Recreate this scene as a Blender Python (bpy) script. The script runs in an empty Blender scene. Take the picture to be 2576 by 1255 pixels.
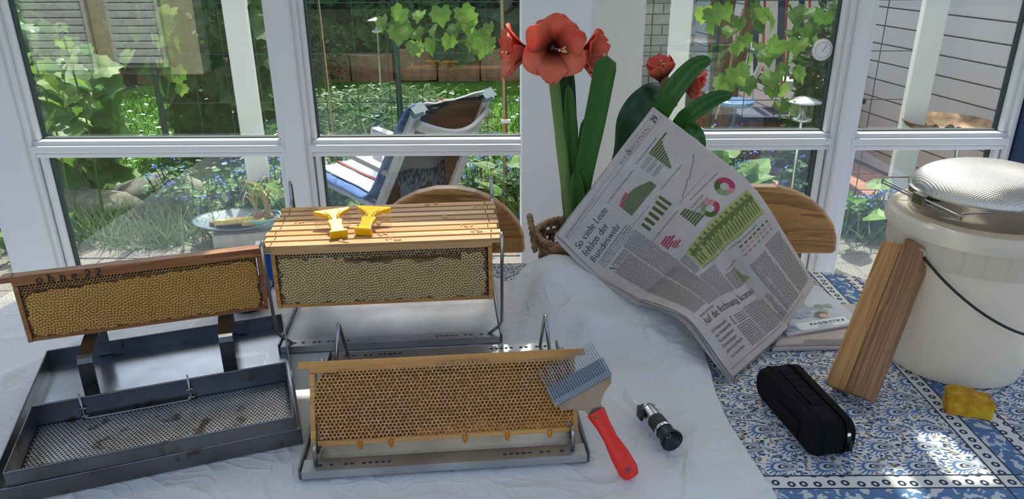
import bpy, bmesh, math, random
import numpy as np
from mathutils import Vector, Matrix
R_ = math.radians
PI = math.pi
scene = bpy.context.scene
C = scene.collection

# ------------------------------------------------------------------ camera
CAM_Z, PITCH, ROLL, FPX = 1.525, R_(22.3), R_(0.3), 1860.0
_F = np.array([0, math.cos(PITCH), -math.sin(PITCH)])
_U0 = np.array([0, math.sin(PITCH), math.cos(PITCH)])
_R0 = np.array([1.0, 0, 0])
_R = _R0 * math.cos(ROLL) - _U0 * math.sin(ROLL)
_U = _U0 * math.cos(ROLL) + _R0 * math.sin(ROLL)
cam_d = bpy.data.cameras.new('camera')
cam_d.sensor_width = 36.0
cam_d.lens = 36.0 * FPX / 2576.0
cam_d.clip_start = 0.05
cam_d.clip_end = 300
cam = bpy.data.objects.new('camera', cam_d)
C.objects.link(cam)
cam.matrix_world = Matrix(((_R[0], _U[0], -_F[0], 0), (_R[1], _U[1], -_F[1], 0), (_R[2], _U[2], -_F[2], CAM_Z), (0, 0, 0, 1)))
scene.camera = cam

# ------------------------------------------------------------------ world, sun, exposure
SUN_EL = R_(60)
world = bpy.data.worlds.new('sky_world')
scene.world = world
world.use_nodes = True
wn = world.node_tree
wn.nodes.clear()
_o = wn.nodes.new('ShaderNodeOutputWorld')
_b = wn.nodes.new('ShaderNodeBackground')
_s = wn.nodes.new('ShaderNodeTexSky')
_s.sky_type = 'NISHITA'
_s.sun_disc = False
_s.sun_elevation = SUN_EL
_s.sun_rotation = 0.0
_s.dust_density = 4.0
_s.ozone_density = 0.4
_s.air_density = 0.9
_b.inputs['Strength'].default_value = 0.25
wn.links.new(_s.outputs[0], _b.inputs[0])
wn.links.new(_b.outputs[0], _o.inputs[0])
sun_d = bpy.data.lights.new('sun', 'SUN')
sun_d.energy = 4.6
sun_d.angle = R_(0.55)
sun_d.color = (1.0, 0.93, 0.82)
sun = bpy.data.objects.new('sun', sun_d)
C.objects.link(sun)
sun.location = (0, 8, 9)
sun.rotation_euler = (-(PI / 2 - SUN_EL), 0, 0)      # shines from +Y, 60 degrees high, towards -Y
scene.view_settings.view_transform = 'Standard'
scene.view_settings.look = 'None'
scene.view_settings.gamma = 1.0
scene.view_settings.use_curve_mapping = False
scene.view_settings.exposure = 0.55

# ------------------------------------------------------------------ helpers
def ray(px, py):
    return _F + _R * ((px - 1288) / FPX) - _U * ((py - 627.5) / FPX)
def PZ(px, py, z):
    d = ray(px, py); p = d * ((z - CAM_Z) / d[2]); return Vector((p[0], p[1], z))
def PY(px, py, Y):
    d = ray(px, py); p = d * (Y / d[1]); return Vector((p[0], Y, p[2] + CAM_Z))

def tag(o, label=None, cat=None, group=None, kind=None):
    if label: o['label'] = label
    if cat: o['category'] = cat
    if group: o['group'] = group
    if kind: o['kind'] = kind
    return o
def empty(name, loc=(0, 0, 0), rz=0.0, label=None, cat=None, group=None, kind=None, rot=None):
    o = bpy.data.objects.new(name, None)
    C.objects.link(o)
    o.empty_display_size = 0.05
    o.location = loc
    o.rotation_euler = rot if rot is not None else (0, 0, rz)
    return tag(o, label, cat, group, kind)

class MB:
    """collects vertices and faces for one mesh"""
    def __init__(s):
        s.v = []; s.f = []; s.m = []; s.c = []
    def add(s, vs, fs, mi=0, T=None, col=None):
        b = len(s.v)
        for p in vs:
            if T is not None: p = T @ Vector(p)
            s.v.append((p[0], p[1], p[2])); s.c.append(col if col is not None else 0.0)
        for f in fs:
            s.f.append(tuple(i + b for i in f)); s.m.append(mi)
        return s
    def box(s, c, d, T=None, mi=0, rz=0.0, col=None):
        x, y, z = d[0] / 2, d[1] / 2, d[2] / 2
        cs, sn = math.cos(rz), math.sin(rz)
        vs = []
        for sx, sy, sz in ((-1,-1,-1),(1,-1,-1),(1,1,-1),(-1,1,-1),(-1,-1,1),(1,-1,1),(1,1,1),(-1,1,1)):
            a, b = sx * x, sy * y
            vs.append((c[0] + a * cs - b * sn, c[1] + a * sn + b * cs, c[2] + sz * z))
        return s.add(vs, [(0,3,2,1),(4,5,6,7),(0,1,5,4),(1,2,6,5),(2,3,7,6),(3,0,4,7)], mi, T, col)
    def tube(s, path, r, n=8, closed=False, mi=0, caps=True, T=None, col=None):
        P = [Vector(p) for p in path]; N = len(P)
        rr = r if isinstance(r, (list, tuple)) else [r] * N
        tang = []
        for i in range(N):
            a = P[(i - 1) % N] if (closed or i > 0) else P[i]
            b = P[(i + 1) % N] if (closed or i < N - 1) else P[i]
            t = b - a
            tang.append(t.normalized() if t.length > 1e-9 else Vector((0, 0, 1)))
        t0 = tang[0]
        u = t0.cross(Vector((0, 0, 1)))
        if u.length < 0.1: u = t0.cross(Vector((0, 1, 0)))
        u.normalize()
        vs = []
        for i in range(N):
            t = tang[i]
            u = (u - t * u.dot(t))
            if u.length < 1e-6: u = t.cross(Vector((1, 0, 0)))
            u.normalize(); w = t.cross(u)
            for k in range(n):
                a = 2 * PI * k / n
                vs.append(P[i] + (u * math.cos(a) + w * math.sin(a)) * rr[i])
        fs = []
        for i in range(N if closed else N - 1):
            j = (i + 1) % N
            for k in range(n):
                k2 = (k + 1) % n
                fs.append((i * n + k, i * n + k2, j * n + k2, j * n + k))
        if caps and not closed:
            fs.append(tuple(range(n - 1, -1, -1))); fs.append(tuple((N - 1) * n + k for k in range(n)))
        return s.add(vs, fs, mi, T, col)
    def lathe(s, prof, n=32, T=None, mi=0, col=None, a0=0.0, a1=2 * PI):
        full = abs(a1 - a0 - 2 * PI) < 1e-6
        m = n if full else n + 1
        vs = []
        for r, z in prof:
            for k in range(m):
                a = a0 + (a1 - a0) * k / n
                vs.append((r * math.cos(a), r * math.sin(a), z))
        fs = []
        for i in range(len(prof) - 1):
            for k in range(n):
                k2 = (k + 1) % m if full else k + 1
                q = [i * m + k, i * m + k2, (i + 1) * m + k2, (i + 1) * m + k]
                fs.append(tuple(q))
        return s.add(vs, fs, mi, T, col)
    def prism(s, poly, z0, z1, T=None, mi=0, col=None):
        n = len(poly)
        vs = [(p[0], p[1], z0) for p in poly] + [(p[0], p[1], z1) for p in poly]
        fs = [tuple(range(n - 1, -1, -1)), tuple(range(n, 2 * n))]
        fs += [(i, (i + 1) % n, n + (i + 1) % n, n + i) for i in range(n)]
        return s.add(vs, fs, mi, T, col)
    def grid(s, P, mi=0, T=None, closed_u=False, col=None):
        """P[i][j] points"""
        nu, nv = len(P), len(P[0])
        vs = [p for row in P for p in row]
        fs = []
        for i in range(nu if closed_u else nu - 1):
            for j in range(nv - 1):
                a = i * nv + j; b = ((i + 1) % nu) * nv + j
                fs.append((a, b, b + 1, a + 1))
        return s.add(vs, fs, mi, T, col)
    def sphere(s, c, r, n=10, m=7, T=None, mi=0, col=None):
        r = r if isinstance(r, (list, tuple)) else (r, r, r)
        rows = []
        for i in range(m + 1):
            th = PI * i / m
            rows.append([(c[0] + r[0] * math.sin(th) * math.cos(2 * PI * k / n), c[1] + r[1] * math.sin(th) * math.sin(2 * PI * k / n), c[2] - r[2] * math.cos(th)) for k in range(n)])
        vs = [p for row in rows for p in row]; fs = []
        for i in range(m):
            for k in range(n):
                fs.append((i * n + k, i * n + (k + 1) % n, (i + 1) * n + (k + 1) % n, (i + 1) * n + k))
        return s.add(vs, fs, mi, T, col)
    def build(s, name, mat, parent=None, smooth=False, bevel=0.0, seg=2, solid=0.0, sub=0, loc=None, rot=None, attr=False, angle=None):
        me = bpy.data.meshes.new(name)
        me.from_pydata(s.v, [], s.f)
        mats = mat if isinstance(mat, (list, tuple)) else [mat]
        for m in mats: me.materials.append(m)
        if len(mats) > 1: me.polygons.foreach_set('material_index', s.m)
        if attr:
            a = me.attributes.new('tone', 'FLOAT', 'POINT')
            a.data.foreach_set('value', s.c)
        me.polygons.foreach_set('use_smooth', [bool(smooth)] * len(me.polygons))
        me.update()
        if angle is not None:
            try: me.set_sharp_from_angle(angle=R_(angle))
            except Exception: pass
        o = bpy.data.objects.new(name, me)
        C.objects.link(o)
        if parent is not None: o.parent = parent
        if loc is not None: o.location = loc
        if rot is not None: o.rotation_euler = rot
        if solid:
            md = o.modifiers.new('solid', 'SOLIDIFY'); md.thickness = solid; md.offset = -1
        if bevel:
            md = o.modifiers.new('bevel', 'BEVEL'); md.width = bevel; md.segments = seg; md.limit_method = 'ANGLE'; md.angle_limit = R_(40)
        if sub:
            md = o.modifiers.new('sub', 'SUBSURF'); md.levels = sub; md.render_levels = sub
        return o

def box_obj(name, c, d, mat, parent=None, rz=0.0, bevel=0.0, T=None):
    return MB().box(c, d, T=T, rz=rz).build(name, mat, parent, bevel=bevel)
def copy_tree(o, parent=None):
    c = o.copy(); C.objects.link(c)
    if parent is not None: c.parent = parent
    for ch in list(o.children):
        copy_tree(ch, c)
    return c
def crom(P, n, closed=False):
    """Catmull-Rom through points"""
    P = [Vector(p) for p in P]; N = len(P); out = []
    for i in range(N if closed else N - 1):
        if closed: p0, p1, p2, p3 = P[(i-1) % N], P[i], P[(i+1) % N], P[(i+2) % N]
        else: p0, p1, p2, p3 = P[max(i-1, 0)], P[i], P[i+1], P[min(i+2, N-1)]
        for k in range(n):
            t = k / n
            out.append(0.5 * ((2*p1) + (p2-p0)*t + (2*p0-5*p1+4*p2-p3)*t*t + (3*p1-p0-3*p2+p3)*t**3))
    if not closed: out.append(P[-1])
    return out
def frameT(o, x, y):
    """matrix with origin o, x axis along x, y axis near y"""
    x = Vector(x).normalized(); z = x.cross(Vector(y)).normalized(); y = z.cross(x)
    M = Matrix((x, y, z)).transposed().to_4x4(); M.translation = Vector(o); return M
def TRS(loc, rot=(0, 0, 0)):
    from mathutils import Euler
    return Matrix.Translation(loc) @ Euler(rot).to_matrix().to_4x4()

# ------------------------------------------------------------------ materials
class NT:
    def __init__(s, name):
        s.m = bpy.data.materials.new(name); s.m.use_nodes = True
        s.t = s.m.node_tree; s.t.nodes.clear()
        s.out = s.t.nodes.new('ShaderNodeOutputMaterial')
    def n(s, typ, **kw):
        nd = s.t.nodes.new('ShaderNode' + typ)
        for k, v in kw.items():
            if k.startswith('_'): setattr(nd, k[1:], v)
            else:
                key = k.replace('__', ' ')
                if key.isdigit(): key = int(key)
                nd.inputs[key].default_value = v
        return nd
    def l(s, a, b):
        s.t.links.new(a, b)
    def math(s, op, a, b=0.0, c=None, clamp=False):
        nd = s.t.nodes.new('ShaderNodeMath'); nd.operation = op; nd.use_clamp = clamp
        for i, q in enumerate((a, b, c)):
            if q is None: continue
            if isinstance(q, (int, float)): nd.inputs[i].default_value = q
            else: s.l(q, nd.inputs[i])
        return nd.outputs[0]
    def mix(s, fac, a, b, mode='MIX'):
        nd = s.t.nodes.new('ShaderNodeMix'); nd.data_type = 'RGBA'; nd.blend_type = mode
        for i, q in ((0, fac), (6, a), (7, b)):
            if isinstance(q, (int, float)): nd.inputs[i].default_value = q
            elif isinstance(q, (tuple, list)): nd.inputs[i].default_value = (q[0], q[1], q[2], 1)
            else: s.l(q, nd.inputs[i])
        return nd.outputs[2]
    def ramp(s, fac, stops, interp='LINEAR'):
        nd = s.t.nodes.new('ShaderNodeValToRGB'); cr = nd.color_ramp; cr.interpolation = interp
        while len(cr.elements) < len(stops): cr.elements.new(0.5)
        for e, (p, c) in zip(cr.elements, stops):
            e.position = p; e.color = (c[0], c[1], c[2], 1) if isinstance(c, (tuple, list)) else (c, c, c, 1)
        s.l(fac, nd.inputs[0]); return nd.outputs[0]
def c4(c): return (c[0], c[1], c[2], 1.0)
def mat(name, col, rough=0.5, metal=0.0, spec=0.5, col2=None, ns=20.0, nd_=3.0, stretch=(1, 1, 1), bump=0.0, bs=200.0, transl=0.0, coat=0.0, lo=0.35, hi=0.65, tone=None, bstretch=None, sheen=0.0, aniso=None):
    t = NT(name)
    p = t.n('BsdfPrincipled', Roughness=rough, Metallic=metal)
    p.inputs['Specular IOR Level'].default_value = spec
    p.inputs['Base Color'].default_value = c4(col)
    if coat: p.inputs['Coat Weight'].default_value = coat
    if sheen: p.inputs['Sheen Weight'].default_value = sheen
    tc = t.n('TexCoord')
    colout = None
    if col2 is not None:
        mp = t.n('Mapping'); mp.inputs['Scale'].default_value = stretch
        t.l(tc.outputs['Object'], mp.inputs[0])
        nz = t.n('TexNoise', Scale=ns, Detail=nd_); t.l(mp.outputs[0], nz.inputs['Vector'])
        colout = t.ramp(nz.outputs[0], [(lo, col), (hi, col2)])
    if tone is not None:
        at = t.n('Attribute', _attribute_name='tone')
        colout = t.mix(t.math('MULTIPLY', at.outputs['Fac'], 1.0, clamp=True), colout if colout is not None else tuple(col), tuple(tone))
    if colout is not None: t.l(colout, p.inputs['Base Color'])
    if bump:
        mp2 = t.n('Mapping'); mp2.inputs['Scale'].default_value = bstretch or stretch
        t.l(tc.outputs['Object'], mp2.inputs[0])
        nb = t.n('TexNoise', Scale=bs, Detail=2.0); t.l(mp2.outputs[0], nb.inputs['Vector'])
        bp = t.n('Bump', Strength=bump, Distance=0.002); t.l(nb.outputs[0], bp.inputs['Height'])
        t.l(bp.outputs[0], p.inputs['Normal'])
    sh = p.outputs[0]
    if transl:
        tr = t.n('BsdfTranslucent'); tr.inputs[0].default_value = c4(col)
        if colout is not None: t.l(colout, tr.inputs[0])
        mx = t.n('MixShader'); mx.inputs[0].default_value = transl
        t.l(p.outputs[0], mx.inputs[1]); t.l(tr.outputs[0], mx.inputs[2]); sh = mx.outputs[0]
    t.l(sh, t.out.inputs[0])
    return t.m
def wood(name, a, b, axis=0, scale=14.0, rough=0.55, dist=2.5, bump=0.15, coat=0.0, stretch=0.06):
    t = NT(name)
    p = t.n('BsdfPrincipled', Roughness=rough)
    if coat: p.inputs['Coat Weight'].default_value = coat; p.inputs['Coat Roughness'].default_value = 0.25
    tc = t.n('TexCoord'); mp = t.n('Mapping')
    sc = [1, 1, 1]; sc[axis] = stretch
    mp.inputs['Scale'].default_value = sc
    oi = t.n('ObjectInfo'); 
    va = t.n('VectorMath', _operation='SCALE'); va.inputs[0].default_value = (1.3, 1.7, 0.9); t.l(oi.outputs['Random'], va.inputs['Scale'])
    ad = t.n('VectorMath', _operation='ADD'); t.l(tc.outputs['Object'], ad.inputs[0]); t.l(va.outputs[0], ad.inputs[1])
    t.l(ad.outputs[0], mp.inputs[0])
    nz = t.n('TexNoise', Scale=scale, Detail=4.0, Distortion=dist * 0.2); t.l(mp.outputs[0], nz.inputs['Vector'])
    ring = t.math('FRACT', t.math('MULTIPLY', nz.outputs[0], 9.0))
    fine = t.n('TexNoise', Scale=scale * 14, Detail=3.0); t.l(mp.outputs[0], fine.inputs['Vector'])
    f = t.math('ADD', t.math('MULTIPLY', ring, 0.55), t.math('MULTIPLY', fine.outputs[0], 0.5))
    col = t.ramp(f, [(0.15, a), (0.85, b)])
    t.l(col, p.inputs['Base Color'])
    bp = t.n('Bump', Strength=bump, Distance=0.001); t.l(f, bp.inputs['Height']); t.l(bp.outputs[0], p.inputs['Normal'])
    t.l(p.outputs[0], t.out.inputs[0])
    return t.m
def steel(name, col, rough, stretch=(1, 12, 1), ns=60.0, var=0.15, spots=None):
    t = NT(name)
    p = t.n('BsdfPrincipled', Metallic=1.0)
    tc = t.n('TexCoord'); mp = t.n('Mapping'); mp.inputs['Scale'].default_value = stretch
    t.l(tc.outputs['Object'], mp.inputs[0])
    nz = t.n('TexNoise', Scale=ns, Detail=4.0); t.l(mp.outputs[0], nz.inputs['Vector'])
    n2 = t.n('TexNoise', Scale=9.0, Detail=3.0); t.l(tc.outputs['Object'], n2.inputs['Vector'])
    dk = tuple(c * 0.72 for c in col)
    c1 = t.ramp(n2.outputs[0], [(0.35, dk), (0.62, col)])
    if spots is not None:
        n3 = t.n('TexNoise', Scale=26.0, Detail=5.0); t.l(tc.outputs['Object'], n3.inputs['Vector'])
        c1 = t.mix(t.ramp(n3.outputs[0], [(0.60, 0.0), (0.68, 0.8)]), c1, spots)
    t.l(c1, p.inputs['Base Color'])
    t.l(t.math('ADD', t.math('MULTIPLY', nz.outputs[0], var), rough - var / 2), p.inputs['Roughness'])
    bp = t.n('Bump', Strength=0.08, Distance=0.0005); t.l(nz.outputs[0], bp.inputs['Height']); t.l(bp.outputs[0], p.inputs['Normal'])
    t.l(p.outputs[0], t.out.inputs[0])
    return t.m
def glassy(name, tint, ior=1.5, rough=0.0):
    t = NT(name)
    tr = t.n('BsdfTransparent'); tr.inputs[0].default_value = c4(tint)
    gl = t.n('BsdfGlossy', Roughness=rough); gl.inputs[0].default_value = (1, 1, 1, 1)
    fr = t.n('Fresnel', IOR=ior)
    ge = t.n('NewGeometry'); t.l(t.math('ADD', t.math('MULTIPLY', ge.outputs['Backfacing'], 1 / ior - ior), ior), fr.inputs['IOR'])   # thin pane: same reflection on both faces
    mx = t.n('MixShader'); t.l(fr.outputs[0], mx.inputs[0]); t.l(tr.outputs[0], mx.inputs[1]); t.l(gl.outputs[0], mx.inputs[2])
    t.l(mx.outputs[0], t.out.inputs[0])
    return t.m

MT = {}
MT['paint'] = mat('white_paint', (0.73, 0.725, 0.735), 0.35, bump=0.02, bs=60)
MT['plaster'] = mat('white_plaster', (0.80, 0.81, 0.84), 0.85, bump=0.6, bs=160)
MT['plaster_cream'] = mat('cream_plaster', (0.72, 0.69, 0.62), 0.85, bump=0.5, bs=160)
MT['pane'] = glassy('window_glass', (0.95, 0.985, 0.97), 1.65)
MT['blue_paint'] = mat('dark_blue_paint', (0.012, 0.03, 0.09), 0.4)
MT['tile'] = mat('white_floor_tile', (0.74, 0.77, 0.80), 0.25, col2=(0.80, 0.82, 0.84), ns=3)
MT['grout'] = mat('grey_grout', (0.42, 0.43, 0.44), 0.9)
MT['ceiling'] = mat('white_ceiling', (0.86, 0.86, 0.86), 0.8)
MT['rubber'] = mat('dark_window_gasket', (0.03, 0.05, 0.05), 0.6)
# ------------------------------------------------------------------ room shell
def struct(o): o['kind'] = 'structure'; return o
WY = 2.5                                             # window wall
fl = struct(MB().box((0.2, 0.85, -0.02), (5.2, 3.5, 0.036)).build('floor', MT['grout']))
_t0 = None
for i in range(9):
    for j in range(6):
        c = (-2.12 + i * 0.58, -0.62 + j * 0.58, 0.0)
        if _t0 is None:
            _t0 = MB().box((0, 0, 0), (0.574, 0.574, 0.008)).build('tile', MT['tile'], fl, bevel=0.0015); t = _t0
        else:
            t = _t0.copy(); C.objects.link(t)
        t.location = c
struct(MB().box((0.0, WY + 0.05, 2.53), (4.8, 0.14, 0.16)).build('wall_lintel', MT['plaster']))
struct(MB().box((0.0, WY + 0.05, 0.05), (4.8, 0.14, 0.14)).build('wall_sill', MT['plaster']))
# pillar between the window groups: white front face, cream slanting face
pil = MB()
pp = [(0.034, 2.36), (0.248, 2.36), (0.428, 2.455), (0.44, 2.60), (0.03, 2.60)]
z0, z1 = 0.0, 2.6
for i in range(5):
    a, b = pp[i], pp[(i + 1) % 5]
    pil.add([(a[0], a[1], z0), (b[0], b[1], z0), (b[0], b[1], z1), (a[0], a[1], z1)], [(0, 1, 2, 3)], 1 if i in (1, 2) else 0)
pil.add([(p[0], p[1], z1) for p in pp], [(0, 1, 2, 3, 4)], 0)
struct(pil.build('wall_pillar', [MT['plaster'], MT['plaster_cream']]))

TZ0, TZ1 = 0.858, 0.916                              # transom
def window(n, x0, x1, zb=0.14, zt=2.43, dz=0.0):
    """x0..x1 is the glass width"""
    root = struct(empty('window_%d' % n, (0, 0, 0)))
    a, b = x0 - 0.034, x1 + 0.034
    def bar(name, c, d):
        return MB().box(c, d).build(name, MT['paint'], root, bevel=0.004, seg=2)
    yc, dp = WY + 0.005, 0.075
    bar('window_stile', ((a + x0 - 0.014) / 2, yc, (zb + zt) / 2), (x0 - 0.014 - a, dp, zt - zb))
    bar('window_stile', ((b + x1 + 0.014) / 2, yc, (zb + zt) / 2), (b - x1 - 0.014, dp, zt - zb))
    bar('window_rail', ((a + b) / 2, yc, zt + 0.02), (b - a, dp, 0.05))
    bar('window_rail', ((a + b) / 2, yc, zb - 0.02), (b - a, dp, 0.05))
    t0, t1 = TZ0 + dz, TZ1 + dz
    bar('window_transom', ((a + b) / 2, yc - 0.003, (t0 + t1) / 2 + 0.002), (b - a - 0.02, dp, 0.024))
    bar('transom_bead', ((a + b) / 2, yc + 0.006, t1 - 0.009), (b - a - 0.03, dp - 0.012, 0.018))
    bar('transom_bead', ((a + b) / 2, yc + 0.004, t0 + 0.008), (b - a - 0.03, dp - 0.010, 0.016))
    for (q0, q1, off) in ((t1, zt, 0.0), (zb, t0, 0.006)):
        # glazing bead round each pane, a dark gasket behind it, the pane
        for sx, xx in ((-1, x0 + off), (1, x1 - off)):
            bar('glazing_bead', (xx + sx * 0.008, yc + 0.008, (q0 + q1) / 2), (0.016, dp - 0.02, q1 - q0))
        gk = MB()
        for sx, xx in ((-1, x0 + off), (1, x1 - off)):
            gk.box((xx - sx * 0.002, WY + 0.026, (q0 + q1) / 2), (0.005, 0.024, q1 - q0))
        gk.box(((x0 + x1) / 2, WY + 0.026, q0 + 0.002), (x1 - x0, 0.024, 0.004))
        gk.build('gasket', MT['rubber'], root)
        MB().box(((x0 + x1) / 2, WY + 0.03, (q0 + q1) / 2), (x1 - x0 - 0.002, 0.006, q1 - q0 - 0.002)).build('pane', MT['pane'], root)
    return root
window(1, -1.621, -0.797)
window(2, -0.670, 0.10)
window(3, 0.33, 1.072, dz=0.014)
window(4, 1.182, 1.676, dz=0.012)
window(5, -2.60, -1.83)
def post(n, x0, x1, groove=True):
    m = MB().box(((x0 + x1) / 2, WY, 1.3), (x1 - x0, 0.10, 2.5))
    struct(m.build('trim_%d' % n, MT['paint'], bevel=0.005))
post(1, -0.766, -0.701)
post(2, 1.104, 1.150)
post(3, -1.80, -1.652)
post(4, -2.74, -2.63)
# dark blue door frame at the far right with a hinge
dr = struct(empty('door_1', (1.70, WY, 0)))
MB().box((0.055, -0.005, 1.25), (0.085, 0.10, 2.5)).build('door_jamb', MT['blue_paint'], dr, bevel=0.004)
MB().box((0.125, -0.02, 1.25), (0.05, 0.06, 2.5)).build('door_stile', MT['blue_paint'], dr, bevel=0.004)
MB().tube([(0.096, -0.062, 0.98), (0.096, -0.062, 1.07)], 0.008, 10).build('hinge', MT['blue_paint'], dr)
# unseen conservatory roof: panels with openings shaped for the sun patches, added canopy outside
cz = 2.65
can = struct(empty('ceiling', (0, 0, 0)))
def cpanel(x0, x1, y0, y1, nm='ceiling_panel', par=can): MB().box(((x0 + x1) / 2, (y0 + y1) / 2, cz), (x1 - x0, y1 - y0, 0.03)).build(nm, MT['ceiling'], par)
def crow(y0, y1, gaps):
    x = -2.5
    for a, b in gaps:
        cpanel(x, a, y0, y1); x = b
        MB().box(((a + b) / 2, (y0 + y1) / 2, cz), (b - a, y1 - y0, 0.006)).build('sun_gap_pane', MT['pane'], can)
    cpanel(x, 2.9, y0, y1)
crow(-0.85, 1.99, [])
crow(1.99, 2.03, [(.60, .632)])
crow(2.03, 2.08, [(.60, .632), (.695, .762)])
crow(2.08, 2.12, [(.695, .762)])
crow(2.12, 2.175, [(.695, .750), (.775, 1.25)])
crow(2.175, 2.275, [(.775, 1.25)])
crow(2.275, 2.445, [(-.60, .06), (.775, 1.25)])
crow(2.445, 2.49, [(.775, 1.25)])
crow(2.49, 2.56, [])
can2 = struct(empty('shade_canopy', (0, 0, 0)))  # out of view, added to keep direct sun off the table's far side
cpanel(-3.2, 3.2, 2.56, 3.35, 'shade_panel', can2)
# ------------------------------------------------------------------ garden
rnd = random.Random(7)
GZ = -0.10
MT['soil'] = mat('garden_ground', (0.035, 0.06, 0.015), 0.95, col2=(0.05, 0.04, 0.025), ns=6, bump=0.6, bs=40)
MT['lawn'] = mat('lawn_green', (0.04, 0.13, 0.015), 0.9, spec=.1, col2=(0.09, 0.22, 0.03), ns=9)
MT['slab'] = mat('exposed_aggregate_slab', (0.12, 0.115, 0.105), 0.9, col2=(0.27, 0.26, 0.235), ns=120, lo=0.4, hi=0.6, bump=0.8, bs=130)
MT['brickred'] = mat('red_paver', (0.34, 0.15, 0.10), 0.85, col2=(0.44, 0.22, 0.16), ns=10, bump=0.4, bs=80)
MT['terracotta'] = mat('terracotta_block', (0.38, 0.17, 0.08), 0.9, col2=(0.50, 0.28, 0.16), ns=9, bump=0.6, bs=60)
MT['siding'] = mat('grey_siding', (0.66, 0.64, 0.66), 0.6, bump=0.05, bs=30)
MT['creambrick'] = mat('cream_brick', (0.60, 0.55, 0.46), 0.85, col2=(0.68, 0.63, 0.54), ns=7)
MT['postwhite'] = mat('white_post_paint', (0.93, 0.92, 0.88), 0.45)
MT['green_wire'] = mat('green_coated_wire', (0.012, 0.05, 0.035), 0.45)
def leafmat(name, a, b, tr=0.35, obj=False):
    """leaf surface, hue wandering over the plant or from leaf to leaf"""
    if not obj: return mat(name, a, 0.5, col2=b, ns=3.0, transl=tr, lo=0.3, hi=0.7)
    t = NT(name); oi = t.n('ObjectInfo'); tc = t.n('TexCoord'); nz = t.n('TexNoise', Scale=2.5, Detail=3.0); t.l(tc.outputs['Object'], nz.inputs['Vector'])
    f = t.math('ADD', t.math('MULTIPLY', oi.outputs['Random'], .75), t.math('MULTIPLY', nz.outputs[0], .3))
    col = t.ramp(f, [(0.1, a), (1.0, b)])
    p = t.n('BsdfPrincipled', Roughness=.5); tr_ = t.n('BsdfTranslucent'); mx = t.n('MixShader'); mx.inputs[0].default_value = tr
    t.l(col, p.inputs['Base Color']); t.l(col, tr_.inputs[0]); t.l(p.outputs[0], mx.inputs[1]); t.l(tr_.outputs[0], mx.inputs[2]); t.l(mx.outputs[0], t.out.inputs[0]); return t.m
MT['ivy'] = leafmat('ivy_leaf', (0.03, 0.10, 0.02), (0.07, 0.20, 0.03))
MT['bush'] = leafmat('bush_leaf', (0.05, 0.15, 0.03), (0.10, 0.26, 0.05))
MT['vine'] = leafmat('vine_leaf', (0.035, 0.12, 0.015), (0.22, 0.40, 0.05), 0.45, True)
MT['lime'] = leafmat('heart_leaf', (0.06, 0.19, 0.025), (0.15, 0.34, 0.05), 0.4, True)
MT['hosta'] = leafmat('hosta_leaf', (0.05, 0.14, 0.09), (0.09, 0.20, 0.13))
MT['lav'] = leafmat('lavender_leaf', (0.10, 0.20, 0.08), (0.16, 0.26, 0.14))
MT['conifer'] = leafmat('conifer_leaf', (0.03, 0.08, 0.02), (0.06, 0.13, 0.03))
MT['fmn'] = leafmat('forget_me_not_leaf', (0.05, 0.16, 0.04), (0.09, 0.24, 0.05))
MT['blueflower'] = mat('blue_petal', (0.16, 0.28, 0.85), 0.6, transl=0.2)
MT['daisy'] = mat('daisy_white', (0.9, 0.9, 0.88), 0.6)
MT['bark'] = mat('brown_bark', (0.12, 0.065, 0.035), 0.9, col2=(0.22, 0.13, 0.07), ns=30, stretch=(1, 1, 0.2), bump=0.6, bs=60)
MT['cane'] = mat('bamboo_cane', (0.45, 0.30, 0.15), 0.6)
MT['rock'] = mat('grey_rock', (0.10, 0.11, 0.08), 0.95, col2=(0.20, 0.20, 0.17), ns=14, bump=0.8, bs=50)

struct(MB().box((0, 8, GZ - 0.06), (40, 50, 0.10)).build('ground', MT['soil']))
# patio of exposed-aggregate slabs
pat = struct(MB().box((-0.3, 3.36, GZ - 0.008), (6.2, 1.72, 0.03)).build('pavement_patio', MT['soil']))
_p = None
for i in range(12):
    for j in range(4):
        if _p is None: _p = MB().box((0, 0, 0), (0.493, 0.413, 0.05)).build('paving_slab', MT['slab'], pat, bevel=0.006); q = _p
        else: q = _p.copy(); C.objects.link(q)
        q.location = (-3.05 + i * 0.5 + (0.12 if j % 2 else 0), 2.78 + j * 0.42, GZ - 0.008 + rnd.uniform(-.004, .004))
# red pavers at the right
pat2 = struct(MB().box((2.5, 6.2, GZ - 0.02), (2.0, 3.6, 0.03)).build('pavement_terrace', MT['soil']))
_p = None
for i in range(7):
    for j in range(18):
        if _p is None: _p = MB().box((0, 0, 0), (0.272, 0.192, 0.05)).build('paver', MT['brickred'], pat2, bevel=0.006); q = _p
        else: q = _p.copy(); C.objects.link(q)
        q.location = (1.62 + i * 0.28 + (0.14 if j % 2 else 0), 4.5 + j * 0.2, GZ - 0.006 + rnd.uniform(-.004, .004))
# siding wall of the shed at the right
sw = struct(empty('wall_siding', (2.86, 5.1, 0), math.atan2(0.986, -0.167)))
_p = None
for k in range(20):
    if _p is None: _p = MB().box((1.3, 0, 0), (6.4, 0.022, 0.122)).build('siding_board', MT['siding'], sw, bevel=0.006); q = _p
    else: q = _p.copy(); C.objects.link(q)
    q.location = (0, 0, GZ + 0.10 + k * 0.129)
    q.rotation_euler = (R_(2.0), 0, 0)
MB().box((1.3, -0.05, 1.2), (6.4, 0.06, 2.7)).build('siding_backing', MT['rock'], sw)
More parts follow.
